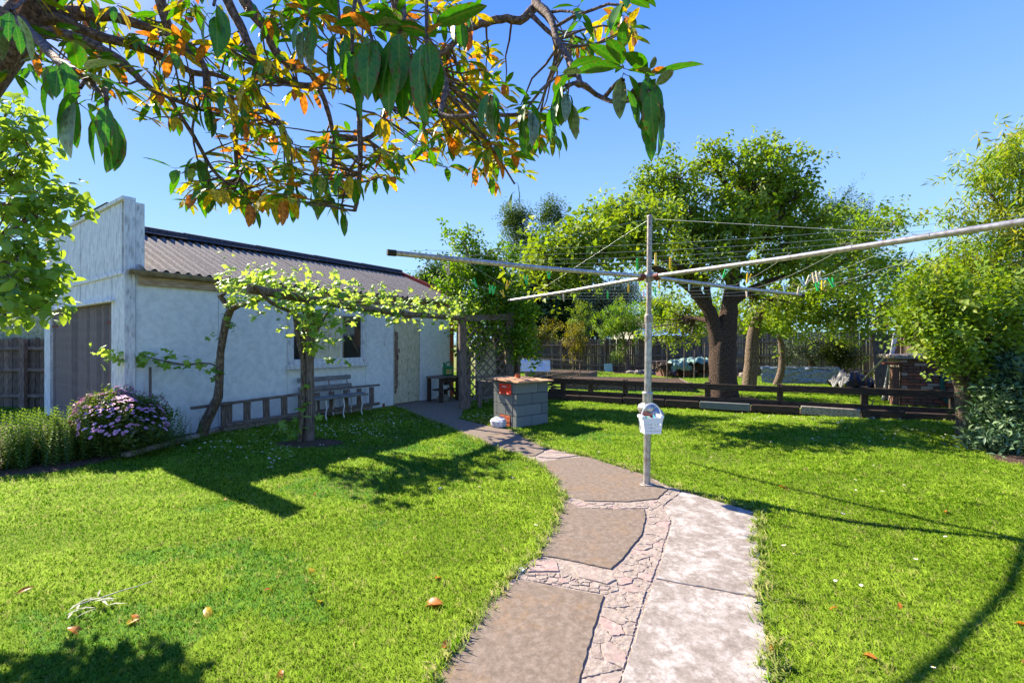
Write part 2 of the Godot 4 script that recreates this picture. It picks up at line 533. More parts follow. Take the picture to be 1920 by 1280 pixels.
func add_leaf(b: MB, at: Vector3, dir: Vector3, nor: Vector3, l: float, w: float, fold := 0.25) -> void:
	var z := (nor - dir * nor.dot(dir)).normalized()
	var x := dir.cross(z)
	var droop := -z * l * 0.12
	var rib := at + dir * l * 0.45
	var tip := at + dir * l + droop
	var lft := rib - x * w * 0.5 + z * w * fold
	var rgt := rib + x * w * 0.5 + z * w * fold
	var s := b.v.size()
	b.vert(at, z); b.vert(lft, (z + x * 0.4).normalized()); b.vert(tip, z); b.vert(rgt, (z - x * 0.4).normalized()); b.vert(rib, z)
	b.ix.append_array(PackedInt32Array([s, s + 1, s + 4, s + 1, s + 2, s + 4, s, s + 4, s + 3, s + 4, s + 2, s + 3]))

# a sprig: leaves along a short stem
func sprig(n: int, l: float, w: float, stem: float, droop: float, seed_: int) -> ArrayMesh:
	var r := RandomNumberGenerator.new()
	r.seed = seed_
	var b := MB.new()
	for i in n:
		var t := (i + 0.5) / n
		var a := i * 2.4 + r.randf_range(-0.4, 0.4)
		var at := Vector3(r.randf_range(-0.02, 0.02), (t - 0.5) * stem, r.randf_range(-0.02, 0.02)) + Vector3(cos(a), 0, sin(a)) * stem * 0.08
		var dir := Vector3(cos(a), r.randf_range(-0.1, 0.8) - droop * 1.4, sin(a)).normalized()
		var k := r.randf_range(0.78, 1.2)
		b.col = Color(k * r.randf_range(0.9, 1.15), k, k * r.randf_range(0.7, 1.1))
		var nor := (UP + Vector3(r.randf_range(-0.7, 0.7), 0, r.randf_range(-0.7, 0.7))).normalized()
		add_leaf(b, at, dir, nor, l * r.randf_range(0.7, 1.2), w * r.randf_range(0.8, 1.15))
	return b.done()

func multi(parent: Node, called: String, mesh: Mesh, m: Material, xfs: Array, cols: Array, kind := "stuff") -> MultiMeshInstance3D:
	var mm := MultiMesh.new()
	mm.transform_format = MultiMesh.TRANSFORM_3D
	mm.use_colors = true
	mm.mesh = mesh
	mm.instance_count = xfs.size()
	for i in xfs.size():
		mm.set_instance_transform(i, xfs[i])
		mm.set_instance_color(i, cols[i])
	var o := MultiMeshInstance3D.new()
	o.name = called if parent != self else numbered(called)
	o.multimesh = mm
	o.material_override = m
	parent.add_child(o, true)
	if kind: o.set_meta("kind", kind)
	return o

func rdir() -> Vector3:
	return Vector3(rng.randfn(), rng.randfn(), rng.randfn()).normalized()

func rbasis(tilt: float, scale: float) -> Basis:
	var b := Basis(UP, rng.randf() * TAU)
	b = Basis(Vector3(rng.randfn(), 0, rng.randfn()).normalized(), rng.randfn() * tilt) * b
	return b.scaled(Vector3.ONE * scale)

func tint(cols: Array) -> Color:
	var c: Color = cols[rng.randi() % cols.size()]
	var k := rng.randf_range(0.8, 1.2)
	return Color(c.r * k * rng.randf_range(0.9, 1.1), c.g * k, c.b * k)

func bend(a: Vector3, b: Vector3, n: int, wob: float, sag := 0.0) -> Array:
	var pts := []
	var l := a.distance_to(b)
	var o1 := rdir() * l * wob
	for i in n + 1:
		var t := float(i) / n
		var p := a.lerp(b, t) + o1 * sin(PI * t) + UP * sag * sin(PI * t)
		if i > 0 and i < n:
			p += rdir() * l * wob * 0.25
		pts.append(p)
	return pts

# blobs: [centre, radii, clumps]; spec: sprig, mat, cols, per (sprigs per clump), spread, scale, tilt
# trunk: array of [point, radius]; limbs grow from its last points
func tree(called: String, label: String, category: String, trunk: Array, blobs: Array, spec: Dictionary, bark: Material, group := "", limb := 0.06) -> Node3D:
	var base: Vector3 = trunk[0][0]
	var o := thing(called, label, category, Transform3D(Basis(), base), group)
	var wood := MB.new()
	var pts := []
	var rad := []
	for t in trunk:
		pts.append(t[0] - base)
		rad.append(t[1])
	var smooth_pts := []
	var smooth_rad := []
	for i in pts.size() - 1:
		for k in 4:
			var t := k / 4.0
			smooth_pts.append(pts[i].cubic_interpolate(pts[i + 1], pts[maxi(i - 1, 0)], pts[mini(i + 2, pts.size() - 1)], t))
			smooth_rad.append(lerpf(rad[i], rad[i + 1], t))
	smooth_pts.append(pts[-1]); smooth_rad.append(rad[-1])
	wood.tube(smooth_pts, smooth_rad, 12, true, 0.05, rng)
	var xfs := []
	var cols := []
	var per: int = spec.get("per", 6)
	var spread: float = spec.get("spread", 0.25)
	var from_n: int = spec.get("fork", 3)
	for bl in blobs:
		var cen: Vector3 = bl[0] - base
		var rr: Vector3 = bl[1]
		var root: Vector3 = smooth_pts[-1 - (rng.randi() % mini(from_n, smooth_pts.size() - 1))]
		if bl.size() > 3:
			root = bl[3] - base
		var lp := bend(root, cen, 6, 0.09)
		var lr := []
		for i in 7:
			lr.append(lerpf(limb, limb * 0.35, i / 6.0))
		wood.tube(lp, lr, 7, false)
		for k in bl[2]:
			var q := rdir() * pow(rng.randf(), 0.45)
			var cc := cen + q * rr
			if rng.randf() < spec.get("twigs", 0.6):
				var tp := bend(lp[3 + rng.randi() % 4], cc, 3, 0.12)
				wood.tube(tp, [limb * 0.28, limb * 0.22, limb * 0.16, limb * 0.08], 4, false)
			var shade := tint(spec.cols)
			for j in per:
				var p := cc + Vector3(rng.randfn(), rng.randfn() * 0.8, rng.randfn()) * spread
				xfs.append(Transform3D(rbasis(spec.get("tilt", 0.7), spec.get("scale", 1.0) * rng.randf_range(0.75, 1.25)), p))
				var c := tint(spec.cols)
				cols.append(shade.lerp(c, 0.5))
	part(o, "trunk", wood.done(), bark)
	multi(o, "crown", spec.sprig, spec.mat, xfs, cols)
	return o

# ---------------------------------------------------------------- scene
func _ready() -> void:
	rng.seed = 20240
	# camera
	var cam := Camera3D.new()
	cam.name = "camera"
	add_child(cam)
	cam.position = Vector3(0, EYE, 0)
	cam.fov = rad_to_deg(2.0 * atan(640.0 / F))
	cam.near = 0.05
	cam.far = 400.0
	cam.current = true
	# sky
	var we := WorldEnvironment.new()
	we.name = "world"
	var env := Environment.new()
	env.background_mode = Environment.BG_SKY
	var sky := Sky.new()
	var sm := ProceduralSkyMaterial.new()
	sm.sky_top_color = S(14, 102, 228)
	sm.sky_horizon_color = S(182, 226, 250)
	sm.sky_curve = 0.32
	sm.ground_horizon_color = S(150, 170, 160)
	sm.ground_bottom_color = S(60, 70, 40)
	sm.sun_angle_max = 50.0
	sm.sun_curve = 0.15
	sky.sky_material = sm
	env.sky = sky
	env.background_energy_multiplier = 0.44
	env.tonemap_mode = Environment.TONE_MAPPER_LINEAR
	env.tonemap_exposure = 3.4
	env.sdfgi_enabled = true
	env.ssao_enabled = true
	env.ssil_enabled = true
	we.environment = env
	add_child(we)
	# sun: behind the shed, to the left; shadows fall to the right and towards the house
	var sun := DirectionalLight3D.new()
	sun.name = "sun"
	add_child(sun)
	var el := deg_to_rad(37.5)
	var to_sun := Vector3(-0.80 * cos(el), sin(el), -0.60 * cos(el))
	sun.look_at_from_position(to_sun * 30.0, Vector3.ZERO, UP)
	sun.light_energy = 1.32
	sun.light_color = Color(1.0, 0.955, 0.87)
	sun.light_angular_distance = 0.5
	sun.shadow_enabled = true

	make_materials()
	build_ground()
	build_path()
	build_shed()
	build_left_boundary()
	build_back_boundary()
	build_rail_fence()
	build_beyond()
	build_blocks()
	build_pergola()
	build_bench_and_ladder()
	build_hoist()
	build_trees()
	build_beds()
	build_avocado()
	build_grass()

# ---------------------------------------------------------------- ground
func build_ground() -> void:
	var xs := [-120.0, -60.0, -30.0, -20.0]
	var zs := [-160.0, -80.0, -50.0, -38.0]
	var x := -15.0
	while x < 20.0:
		xs.append(x); x += 0.5
	xs.append_array([24.0, 30.0, 60.0, 120.0])
	var z := -30.0
	while z < 3.0:
		zs.append(z); z += 0.5
	zs.append_array([6.0, 20.0])
	var b := MB.new()
	for j in zs.size():
		for i in xs.size():
			var nx: float = gh(xs[i] - 0.1, zs[j]) - gh(xs[i] + 0.1, zs[j])
			var nz: float = gh(xs[i], zs[j] - 0.1) - gh(xs[i], zs[j] + 0.1)
			b.vert(Vector3(xs[i], gh(xs[i], zs[j]), zs[j]), Vector3(nx, 0.2, nz).normalized(), Vector2(xs[i], zs[j]))
	for j in zs.size() - 1:
		for i in xs.size() - 1:
			var a: int = j * xs.size() + i
			b.ix.append_array(PackedInt32Array([a, a + 1, a + xs.size(), a + 1, a + xs.size() + 1, a + xs.size()]))
	part(self, "ground", b.done(), M.turf, Transform3D(), "structure")

func ground_poly(px: Array) -> PackedVector2Array:
	var o := PackedVector2Array()
	for p in px:
		var g := G(p[0], p[1])
		o.append(Vector2(g.x, g.z))
	return o

func ragged(poly: PackedVector2Array, step: float, amp: float) -> PackedVector2Array:
	var o := PackedVector2Array()
	for i in poly.size():
		var a := poly[i]
		var b := poly[(i + 1) % poly.size()]
		var n := maxi(1, int(a.distance_to(b) / step))
		for k in n:
			var p := a.lerp(b, float(k) / n)
			if k > 0:
				p += Vector2(rng.randfn(), rng.randfn()) * amp
			o.append(p)
	return o

func soil_patch(called: String, poly: PackedVector2Array, y: float) -> void:
	var b := MB.new()
	b.prism(ragged(poly, 0.25, 0.03), -0.03, y, 0.01)
	part(self, called, b.done(), M.soil, Transform3D(), "structure")
	no_grass.append(poly)

func build_path() -> void:
	var outline := [[740, 1420], [827, 1262], [884, 1181], [929, 1122], [964, 1076], [1004, 1045], [1037, 985], [1056, 938], [1037, 899], [1003, 868], [972, 856], [932, 844], [869, 816], [831, 799], [790, 784], [747, 766], [737, 760], [790, 751.5], [843, 744.5], [880, 757], [868, 772], [863, 786], [902, 796], [925, 800], [962, 807], [992, 825], [1026, 842], [1102, 857], [1209, 890], [1277, 920], [1422, 962], [1429, 1126], [1446, 1260], [1470, 1420]]
	var poly := ground_poly(outline)
	no_grass.append(poly)
	var b := MB.new()
	b.prism(ragged(poly, 0.12, 0.012), -0.05, 0.010, 0.003)
	var path := part(self, "path", b.done(), M.mortar, Transform3D(), "structure")
	var slabs := [
		["concrete_brown", [[975, 1092], [1060, 1108], [1133, 1121], [1112, 1190], [1094, 1262], [1040, 1420], [746, 1420], [829, 1262], [884, 1181], [929, 1122]]],
		["concrete_brown", [[1056, 940], [1088, 956], [1140, 958.5], [1209, 958], [1211, 975], [1202, 1009], [1171, 1047], [1146, 1071], [1075, 1056], [1007, 1043], [1037, 985]]],
		["concrete_brown", [[1006, 870], [1050, 862], [1101, 858.5], [1208, 892], [1253, 920], [1233, 938], [1175, 943.5], [1096, 941.5], [1062, 928], [1038, 899]]],
		["concrete_brown", [[738, 761], [790, 752], [842, 745], [878, 757], [866, 773], [862, 786], [902, 797], [926, 801], [962, 808], [992, 825.5], [1025, 841], [1018, 849], [1001, 857], [974, 855], [934, 843], [870, 816], [832, 799], [791, 784], [748, 766]]],
		["concrete_white", [[1280, 924], [1420, 965], [1427, 1125], [1330, 1107], [1231, 1089], [1247, 1033], [1262, 982], [1246, 958]]],
		["concrete_white", [[1228, 1094], [1330, 1112], [1428, 1130], [1444, 1260], [1466, 1420], [1135, 1420], [1172, 1262], [1203, 1164]]],
		["crack_stone", [[1071, 1060.5], [1143, 1076], [1156, 1091], [1139, 1100], [1085, 1085]]],
		["pink_stone", [[1003, 1048.5], [1044, 1057], [1049, 1075], [990, 1076], [983, 1064]]],
		["stone_white", [[963, 1074], [979, 1066], [986, 1073], [969, 1082]]],
		["crack_stone", [[1010, 859], [1030, 851], [1060, 852], [1085, 856], [1046, 861]]],
		["pink_stone", [[1024, 848], [1030, 843.5], [1060, 848], [1064, 851], [1032, 850]]],
	]
	for s in slabs:
		var m := MB.new()
		var sp := ragged(ground_poly(s[1]), 0.035, 0.0028)
		m.prism(sp, -0.02, 0.018 + rng.randf() * 0.002, 0.004)
		part(path, "slab" if s[0].begins_with("concrete") else "stone", m.done(), M[s[0]])
	# the cracked strip of mortar between the slabs: broken pieces
	var rows := [[918, 1256, 1279], [928, 1246, 1276], [940, 1238, 1258], [951, 1214, 1244], [964, 1216, 1250], [978, 1215, 1259], [994, 1211, 1256], [1010, 1206, 1251], [1029, 1190, 1244], [1048, 1174, 1240], [1064, 1160, 1234], [1079, 1152, 1229], [1096, 1160, 1222], [1112, 1142, 1214], [1130, 1134, 1208], [1150, 1128, 1202], [1172, 1120, 1196], [1196, 1113, 1190], [1224, 1105, 1182], [1254, 1098, 1173], [1290, 1085, 1163], [1330, 1071, 1152], [1420, 1044, 1132]]
	var band := []
	for rw in rows:
		band.append([rw[1] + 1.0, rw[0]])
	for k in rows.size():
		var rw: Array = rows[rows.size() - 1 - k]
		band.append([rw[2] - 1.0, rw[0]])
	fragments(path, ground_poly(band), 64)
	fragments(path, ground_poly([[1063, 930], [1096, 944], [1175, 946], [1234, 940.5], [1212, 955.5], [1140, 956.5], [1090, 954], [1060, 941]]), 26)
	fragments(path, ground_poly([[984, 1078], [1049, 1078], [1085, 1087], [1139, 1102], [1157, 1094], [1160, 1112], [1135, 1118], [1062, 1105], [976, 1089]]), 34)

# breaks an outline into flat irregular pieces with thin cracks between them
func fragments(path: Node, outline: PackedVector2Array, n: int) -> void:
	var lo := Vector2(1e9, 1e9)
	var hi := -lo
	for q in outline:
		lo = lo.min(q)
		hi = hi.max(q)
	var seeds := []
	var tries := 0
	while seeds.size() < n and tries < 20000:
		tries += 1
		var q := Vector2(rng.randf_range(lo.x, hi.x), rng.randf_range(lo.y, hi.y))
		if not Geometry2D.is_point_in_polygon(q, outline):
			continue
		var ok := true
		for e in seeds:
			if e.distance_to(q) < 0.05:
				ok = false
				break
		if ok or tries > 6000:
			seeds.append(q)
	for q in seeds:
		var cell := PackedVector2Array([q + Vector2(-0.4, -0.4), q + Vector2(0.4, -0.4), q + Vector2(0.4, 0.4), q + Vector2(-0.4, 0.4)])
		for e in seeds:
			if e == q or e.distance_to(q) > 0.8:
				continue
			var mid: Vector2 = (e + q) * 0.5
			var nn: Vector2 = (e - q).normalized()
			var out := PackedVector2Array()
			for i in cell.size():
				var a := cell[i]
				var b := cell[(i + 1) % cell.size()]
				var da := (a - mid).dot(nn)
				var db := (b - mid).dot(nn)
				if da <= 0.0:
					out.append(a)
				if (da < 0.0) != (db < 0.0):
					out.append(a.lerp(b, da / (da - db)))
			cell = out
			if cell.size() < 3:
				break
		if cell.size() < 3:
			continue
		for piece in Geometry2D.intersect_polygons(cell, outline):
			var inner := Geometry2D.offset_polygon(piece, -rng.randf_range(0.0008, 0.004))
			if inner.is_empty() or inner[0].size() < 3:
				continue
			var rg := ragged(inner[0], 0.016, 0.0032)
			if Geometry2D.triangulate_polygon(rg).is_empty():
				continue
			var m := MB.new()
			m.prism(rg, -0.02, 0.0125 + rng.randf() * 0.0055, 0.0025)
			part(path, "stone", m.done(), M[["crack_stone", "mortar", "crack_stone", "mortar", "crack_stone", "mortar", "mortar", "crack_stone", "mortar", "mortar", "pink_stone"][rng.randi() % 11]])

# ---------------------------------------------------------------- shed
var shed_at := Vector3(-5.56, 0, -6.68)
var shed_turn := deg_to_rad(55.5)

func wall_pt(px: float, py: float, off := 0.0) -> Vector2:  # (along the side wall, height) of the pixel on the side wall
	var a := Vector2(cos(shed_turn), sin(shed_turn))  # (x, depth)
	var n := Vector2(sin(shed_turn), -cos(shed_turn))
	var c := Vector2(shed_at.x, -shed_at.z) + n * off
	var k := (px - 960.0) / F
	var t := (k * c.y - c.x) / (a.x - k * a.y)
	var d := c.y + a.y * t
	return Vector2(t, EYE - (py - 640.0) / F * d)

func corrugated(length: float, periods: int, pitch: float, amp: float) -> ArrayMesh:  # x across, z down the slope from 0 to length
	var b := MB.new()
	var n := periods * 8
	for i in n + 1:
		var x := pitch * i / 8.0
		var a := TAU * i / 8.0
		var y := amp * cos(a)
		var nn := Vector3(amp * sin(a) * TAU / pitch, 1, 0).normalized()
		b.vert(Vector3(x, y, 0), nn, Vector2(x, 0))
		b.vert(Vector3(x, y, length), nn, Vector2(x, length))
	for i in n:
		var s := i * 2
		b.ix.append_array(PackedInt32Array([s, s + 2, s + 1, s + 2, s + 3, s + 1]))
	# the thick edge at the eave
	for i in n:
		var p0: Vector3 = b.v[i * 2 + 1]
		var p1: Vector3 = b.v[i * 2 + 3]
		b.face([p0 + Vector3(0, -0.008, 0), p1 + Vector3(0, -0.008, 0), p1, p0])
	return b.done()

func build_shed() -> void:
	var o := thing("shed", "white fibro sheet shed with grey corrugated roof and blue-white parapet", "shed", flat_xf(shed_at, shed_turn))
	var L := 6.9
	var D := 4.8
	var eave := 2.62
	var ridge := 3.56
	# side wall: sheets with thin joints, window and door openings left out
	var w0 := wall_pt(538, 575)
	var w1 := wall_pt(685, 676)
	var wy0 := wall_pt(610, 681).y
	var wy1 := wall_pt(538, 577).y
	var d0 := wall_pt(738, 760).x
	var d1 := wall_pt(787, 752).x
	var dtop := 2.03
	var j1 := wall_pt(409, 600).x
	var jm := wall_pt(638, 690).x
	var cuts := [[0.02, j1, 0.0, 2.5], [j1, w0.x, 0.0, 2.5], [w0.x, jm, 0.0, wy0], [jm, w1.x, 0.0, wy0], [w0.x, w1.x, wy1, 2.5], [w1.x, d0, 0.0, 2.5], [d0, d1, dtop, 2.5], [d1, L - 0.06, 0.0, 2.5]]
	for c in cuts:
		boxp(o, "wall_panel", M.wall_white, Vector3((c[0] + c[1]) * 0.5, (c[2] + c[3]) * 0.5, -0.03), Vector3(c[1] - c[0] - 0.006, c[3] - c[2] - 0.004, 0.06), Vector3.ZERO, 0.002)
	# studs behind the joints so that no light comes through
	boxp(o, "wall_lining", M.raw_timber, Vector3(w0.x * 0.5, 1.25, -0.075), Vector3(w0.x, 2.5, 0.02))
	boxp(o, "wall_lining", M.raw_timber, Vector3((w1.x + L) * 0.5, 1.25, -0.075), Vector3(L - w1.x, 2.5, 0.02))
	boxp(o, "wall_lining", M.raw_timber, Vector3((w1.x + w0.x) * 0.5, wy0 * 0.5 - 0.03, -0.075), Vector3(w1.x - w0.x, wy0 - 0.06, 0.02))
	boxp(o, "end_wall", M.wall_white, Vector3(L, 1.25, -D * 0.5), Vector3(0.08, 2.5, D - 0.1))
	boxp(o, "far_wall", M.wall_white, Vector3(L * 0.5, 1.25, -D + 0.04), Vector3(L - 0.1, 2.5, 0.06))
	boxp(o, "floor", M.soil, Vector3(L * 0.5, 0.0, -D * 0.5), Vector3(L - 0.2, 0.03, D - 0.2))
	var gab := MB.new()
	for e in [[L - 0.03, L + 0.03]]:
		var q := [Vector3(e[1], 2.5, -0.05), Vector3(e[1], 2.5, -D + 0.05), Vector3(e[1], ridge - 0.06, -D * 0.5)]
		gab.face(q)
		var q2 := [Vector3(e[0], 2.5, -0.05), Vector3(e[0], ridge - 0.06, -D * 0.5), Vector3(e[0], 2.5, -D + 0.05)]
		gab.face(q2)
	part(o, "gable", gab.done(), M.wall_white)
	# roof
	var run := D * 0.5 + 0.16
	var slope := atan2(ridge - eave, D * 0.5)
	var len := run / cos(slope)
	var sheet := corrugated(len, 7, 0.146, 0.026)
	for side in 2:
		for i in 7:
			var bas := Basis.from_euler(Vector3(slope, 0, 0))
			var xf := Transform3D(bas, Vector3(0.06 + i * 1.022, ridge + (0.006 if i % 2 else 0.0), -D * 0.5))
			if side == 1:
				xf = Transform3D(Basis(UP, PI) * bas, Vector3(0.06 + (i + 1) * 1.022, ridge + (0.006 if i % 2 else 0.0), -D * 0.5))
			part(o, "roof_sheet", sheet, M.roof_sheet, xf)
	for i in 5:
		var b := MB.new()
		var pts := []
		var x0 := 0.05 + i * 1.44
		b.tube([Vector3(x0, 0, 0), Vector3(x0 + 0.1, 0.004, 0), Vector3(x0 + 1.46, 0, 0)], [0.085, 0.078, 0.074], 10)
		for s in [-1, 1]:
			b.box(Transform3D(Basis.from_euler(Vector3(s * slope, 0, 0)), Vector3(x0 + 0.72, -0.045, s * 0.12)), Vector3(1.44, 0.018, 0.22), 0.004)
		part(o, "ridge_cap", b.done(), M.ridge, Transform3D(Basis(), Vector3(0, ridge + 0.075, -D * 0.5)))
	# eave
	boxp(o, "fascia", M.fascia, Vector3(L * 0.5 + 0.1, 2.405, 0.035), Vector3(L + 0.1, 0.13, 0.03))
	var gut := MB.new()
	var gp := []
	for k in 9:
		var a := PI + PI * k / 8.0
		gp.append(Vector2(cos(a) * 0.065, sin(a) * 0.065))
	for k in 8:
		gut.face([Vector3(-0.1, gp[k].y, gp[k].x), Vector3(-0.1, gp[k + 1].y, gp[k + 1].x), Vector3(L + 0.3, gp[k + 1].y, gp[k + 1].x), Vector3(L + 0.3, gp[k].y, gp[k].x)])
	gut.face([Vector3(-0.1, gp[8].y, gp[8].x), Vector3(-0.1, gp[6].y, gp[6].x), Vector3(-0.1, gp[4].y, gp[4].x), Vector3(-0.1, gp[2].y, gp[2].x), Vector3(-0.1, gp[0].y, gp[0].x)])
	gut.tube([Vector3(-0.1, 0, 0.065), Vector3(L + 0.3, 0, 0.065)], [0.008, 0.008], 6)
	part(o, "gutter", gut.done(), M.gutter, Transform3D(Basis(), Vector3(0, 2.535, 0.122)))
	var barge := MB.new()
	for s in [-1, 1]:
		barge.box(Transform3D(Basis.from_euler(Vector3(-s * slope if s < 0 else -slope * -1.0, 0, 0)), Vector3(L + 0.29, (ridge + eave) * 0.5 + 0.02, -D * 0.5 + s * (D * 0.25 + 0.04))), Vector3(0.03, 0.15, len - 0.02), 0.003)
	part(o, "barge_board", barge.done(), M.red_barge)
	# front: parapet and garage doors
	var ptop := 3.55
	var dz0 := -0.58
	var dz1 := -4.34
	boxp(o, "parapet_panel", M.wall_front, Vector3(-0.055, (2.52 + ptop) * 0.5, -1.18), Vector3(0.10, ptop - 2.52, 2.1), Vector3.ZERO, 0.003)
	boxp(o, "parapet_panel", M.wall_front, Vector3(-0.055, (2.52 + ptop) * 0.5, -3.52), Vector3(0.10, ptop - 2.52, 2.55), Vector3.ZERO, 0.003)
	boxp(o, "parapet_panel", M.wall_front, Vector3(-0.055, 2.31, -1.4), Vector3(0.10, 0.4, 1.66), Vector3.ZERO, 0.003)
	boxp(o, "parapet_panel", M.wall_front, Vector3(-0.055, 2.31, -3.3), Vector3(0.10, 0.4, 2.12), Vector3.ZERO, 0.003)
	boxp(o, "cover_strip", M.wall_front, Vector3(-0.112, 2.83, -2.24), Vector3(0.02, 1.42, 0.05))
	boxp(o, "cover_strip", M.wall_front, Vector3(-0.117, 2.505, -2.4), Vector3(0.03, 0.06, 4.7))
	boxp(o, "cover_strip", M.wall_front, Vector3(-0.112, 2.3, -0.57), Vector3(0.02, 0.36, 0.05))
	boxp(o, "parapet_cap", M.wall_front, Vector3(-0.06, ptop + 0.03, -2.4), Vector3(0.16, 0.055, 4.84))
	boxp(o, "parapet_cap", M.ridge, Vector3(-0.06, ptop + 0.072, -1.6), Vector3(0.18, 0.02, 1.9), Vector3(0.008, 0, 0))
	boxp(o, "pier", M.wall_front, Vector3(-0.055, 1.26, -0.29), Vector3(0.11, 2.5, 0.575), Vector3.ZERO, 0.003)
	boxp(o, "pier", M.wall_front, Vector3(-0.055, 1.26, -4.57), Vector3(0.11, 2.5, 0.46), Vector3.ZERO, 0.003)
	boxp(o, "corner_board", M.trim_white, Vector3(-0.05, 1.79, 0.013), Vector3(0.13, 3.56, 0.026))
	boxp(o, "corner_board", M.trim_white, Vector3(0.075, 3.04, -0.02), Vector3(0.11, 1.02, 0.05))
	boxp(o, "parapet_back", M.trim_white, Vector3(0.01, 3.03, -2.4), Vector3(0.025, 1.02, 4.76))
	boxp(o, "lintel", M.wall_front, Vector3(-0.12, 2.115, -2.46), Vector3(0.09, 0.04, 4.1))
	var z := dz0
	var k := 0
	while z > dz1 + 0.03:
		var w := rng.randf_range(0.115, 0.15)
		w = minf(w, z - dz1)
		boxp(o, "door_board", M.plank_grey if rng.randf() < 0.6 else M.plank_grey_dark, Vector3(-0.05 - rng.randf() * 0.006, 1.06, z - w * 0.5), Vector3(0.03, 2.06, w - 0.006), Vector3.ZERO, 0.003)
		z -= w
		k += 1
	boxp(o, "door_backing", M.raw_timber, Vector3(0.0, 1.05, -2.46), Vector3(0.03, 2.1, 3.8))
	for hz in [-0.78, -4.14]:
		boxp(o, "hinge", M.rust_iron, Vector3(-0.075, 1.8, hz), Vector3(0.012, 0.04, 0.36))
	# window: two panes and a boarded middle
	var win := thing_part(o, "window")
	var wc := (w0.x + w1.x) * 0.5
	var wl := w1.x - w0.x
	boxp(win, "frame", M.trim_white, Vector3(w0.x + 0.05, (wy0 + wy1) * 0.5, 0.012), Vector3(0.1, wy1 - wy0, 0.075))
	boxp(win, "frame", M.trim_white, Vector3(w1.x - 0.05, (wy0 + wy1) * 0.5, 0.012), Vector3(0.1, wy1 - wy0, 0.075))
	boxp(win, "frame", M.trim_white, Vector3(wc, wy1 - 0.05, 0.010), Vector3(wl - 0.2, 0.1, 0.071))
	boxp(win, "frame", M.trim_white, Vector3(wc, wy0 + 0.05, 0.010), Vector3(wl - 0.2, 0.1, 0.071))
	boxp(win, "sill", M.trim_white, Vector3(wc, wy0 - 0.045, 0.03), Vector3(wl + 0.06, 0.09, 0.1))
	var p0 := wall_pt(588, 620).x
	var p1 := wall_pt(639, 620).x
	var gy := (wy0 + wy1) * 0.5
	var ghh := wy1 - wy0 - 0.2
	boxp(win, "middle_panel", M.cream, Vector3((p0 + p1) * 0.5, gy, 0.005), Vector3(p1 - p0, ghh, 0.02))
	for s in [[w0.x + 0.1, p0], [p1, w1.x - 0.1]]:
		boxp(win, "pane", M.glass, Vector3((s[0] + s[1]) * 0.5, gy, -0.012), Vector3(s[1] - s[0], ghh, 0.005), Vector3.ZERO, 0.0)
		boxp(win, "stop", M.trim_white, Vector3(s[1] - 0.012, gy, 0.004), Vector3(0.024, ghh, 0.03))
		boxp(win, "stop", M.trim_white, Vector3(s[0] + 0.012, gy, 0.004), Vector3(0.024, ghh, 0.03))
	tubep(win, "brace", M.cream, [Vector3(p1 + 0.05, gy + ghh * 0.42, -0.06), Vector3(w1.x - 0.13, gy - ghh * 0.42, -0.06)], [0.018, 0.018], 5)
	# side door
	var dr := thing_part(o, "door")
	boxp(dr, "leaf", M.cream, Vector3((d0 + d1) * 0.5, 1.02, -0.02), Vector3(d1 - d0 - 0.04, 2.0, 0.04))
	boxp(dr, "lower_panel", M.cream, Vector3((d0 + d1) * 0.5 + 0.02, 0.21, 0.006), Vector3(d1 - d0 - 0.12, 0.36, 0.012))
	boxp(dr, "stile", M.door_bare, Vector3(d0 + 0.075, 1.0, 0.004), Vector3(0.1, 1.45, 0.012))
	boxp(dr, "stile", M.cream, Vector3(d1 - 0.06, 1.02, 0.004), Vector3(0.07, 1.94, 0.012))
	boxp(dr, "lock_plate", M.door_bare, Vector3(d0 + 0.12, 1.28, 0.012), Vector3(0.12, 0.1, 0.012))
	boxp(dr, "handle", M.rust_iron, Vector3(d0 + 0.1, 1.12, 0.03), Vector3(0.025, 0.12, 0.03))
	boxp(o, "end_board", M.rust_brick, Vector3(L + 0.0, 1.23, 0.02), Vector3(0.12, 2.44, 0.04))
	boxp(o, "vent_strip", M.trim_white, Vector3(wall_pt(721, 620).x, 1.55, 0.006), Vector3(0.06, 0.32, 0.012))
	# plinth along the foot of the wall
	var q0 := wall_pt(416, 800, 0.12).x
	for i in 3:
		var a := q0 + i * 1.0
		boxp(o, "plinth", [M.stone_grey, M.timber_x, M.stone_grey][i], Vector3(a + 0.5, 0.07, 0.13), Vector3(0.99, 0.15, 0.14), Vector3.ZERO, 0.012)
	# trees, fences and earth keep clear of the floor
	var fp := PackedVector2Array()
	for c in [[-0.15, 0.25], [L + 0.2, 0.25], [L + 0.2, -D], [-0.15, -D]]:
		var p := o.transform * Vector3(c[0], 0, c[1])
		fp.append(Vector2(p.x, p.z))
	no_grass.append(fp)

func thing_part(parent: Node, called: String) -> Node3D:
	var n := Node3D.new()
	n.name = called
	parent.add_child(n, true)
	return n

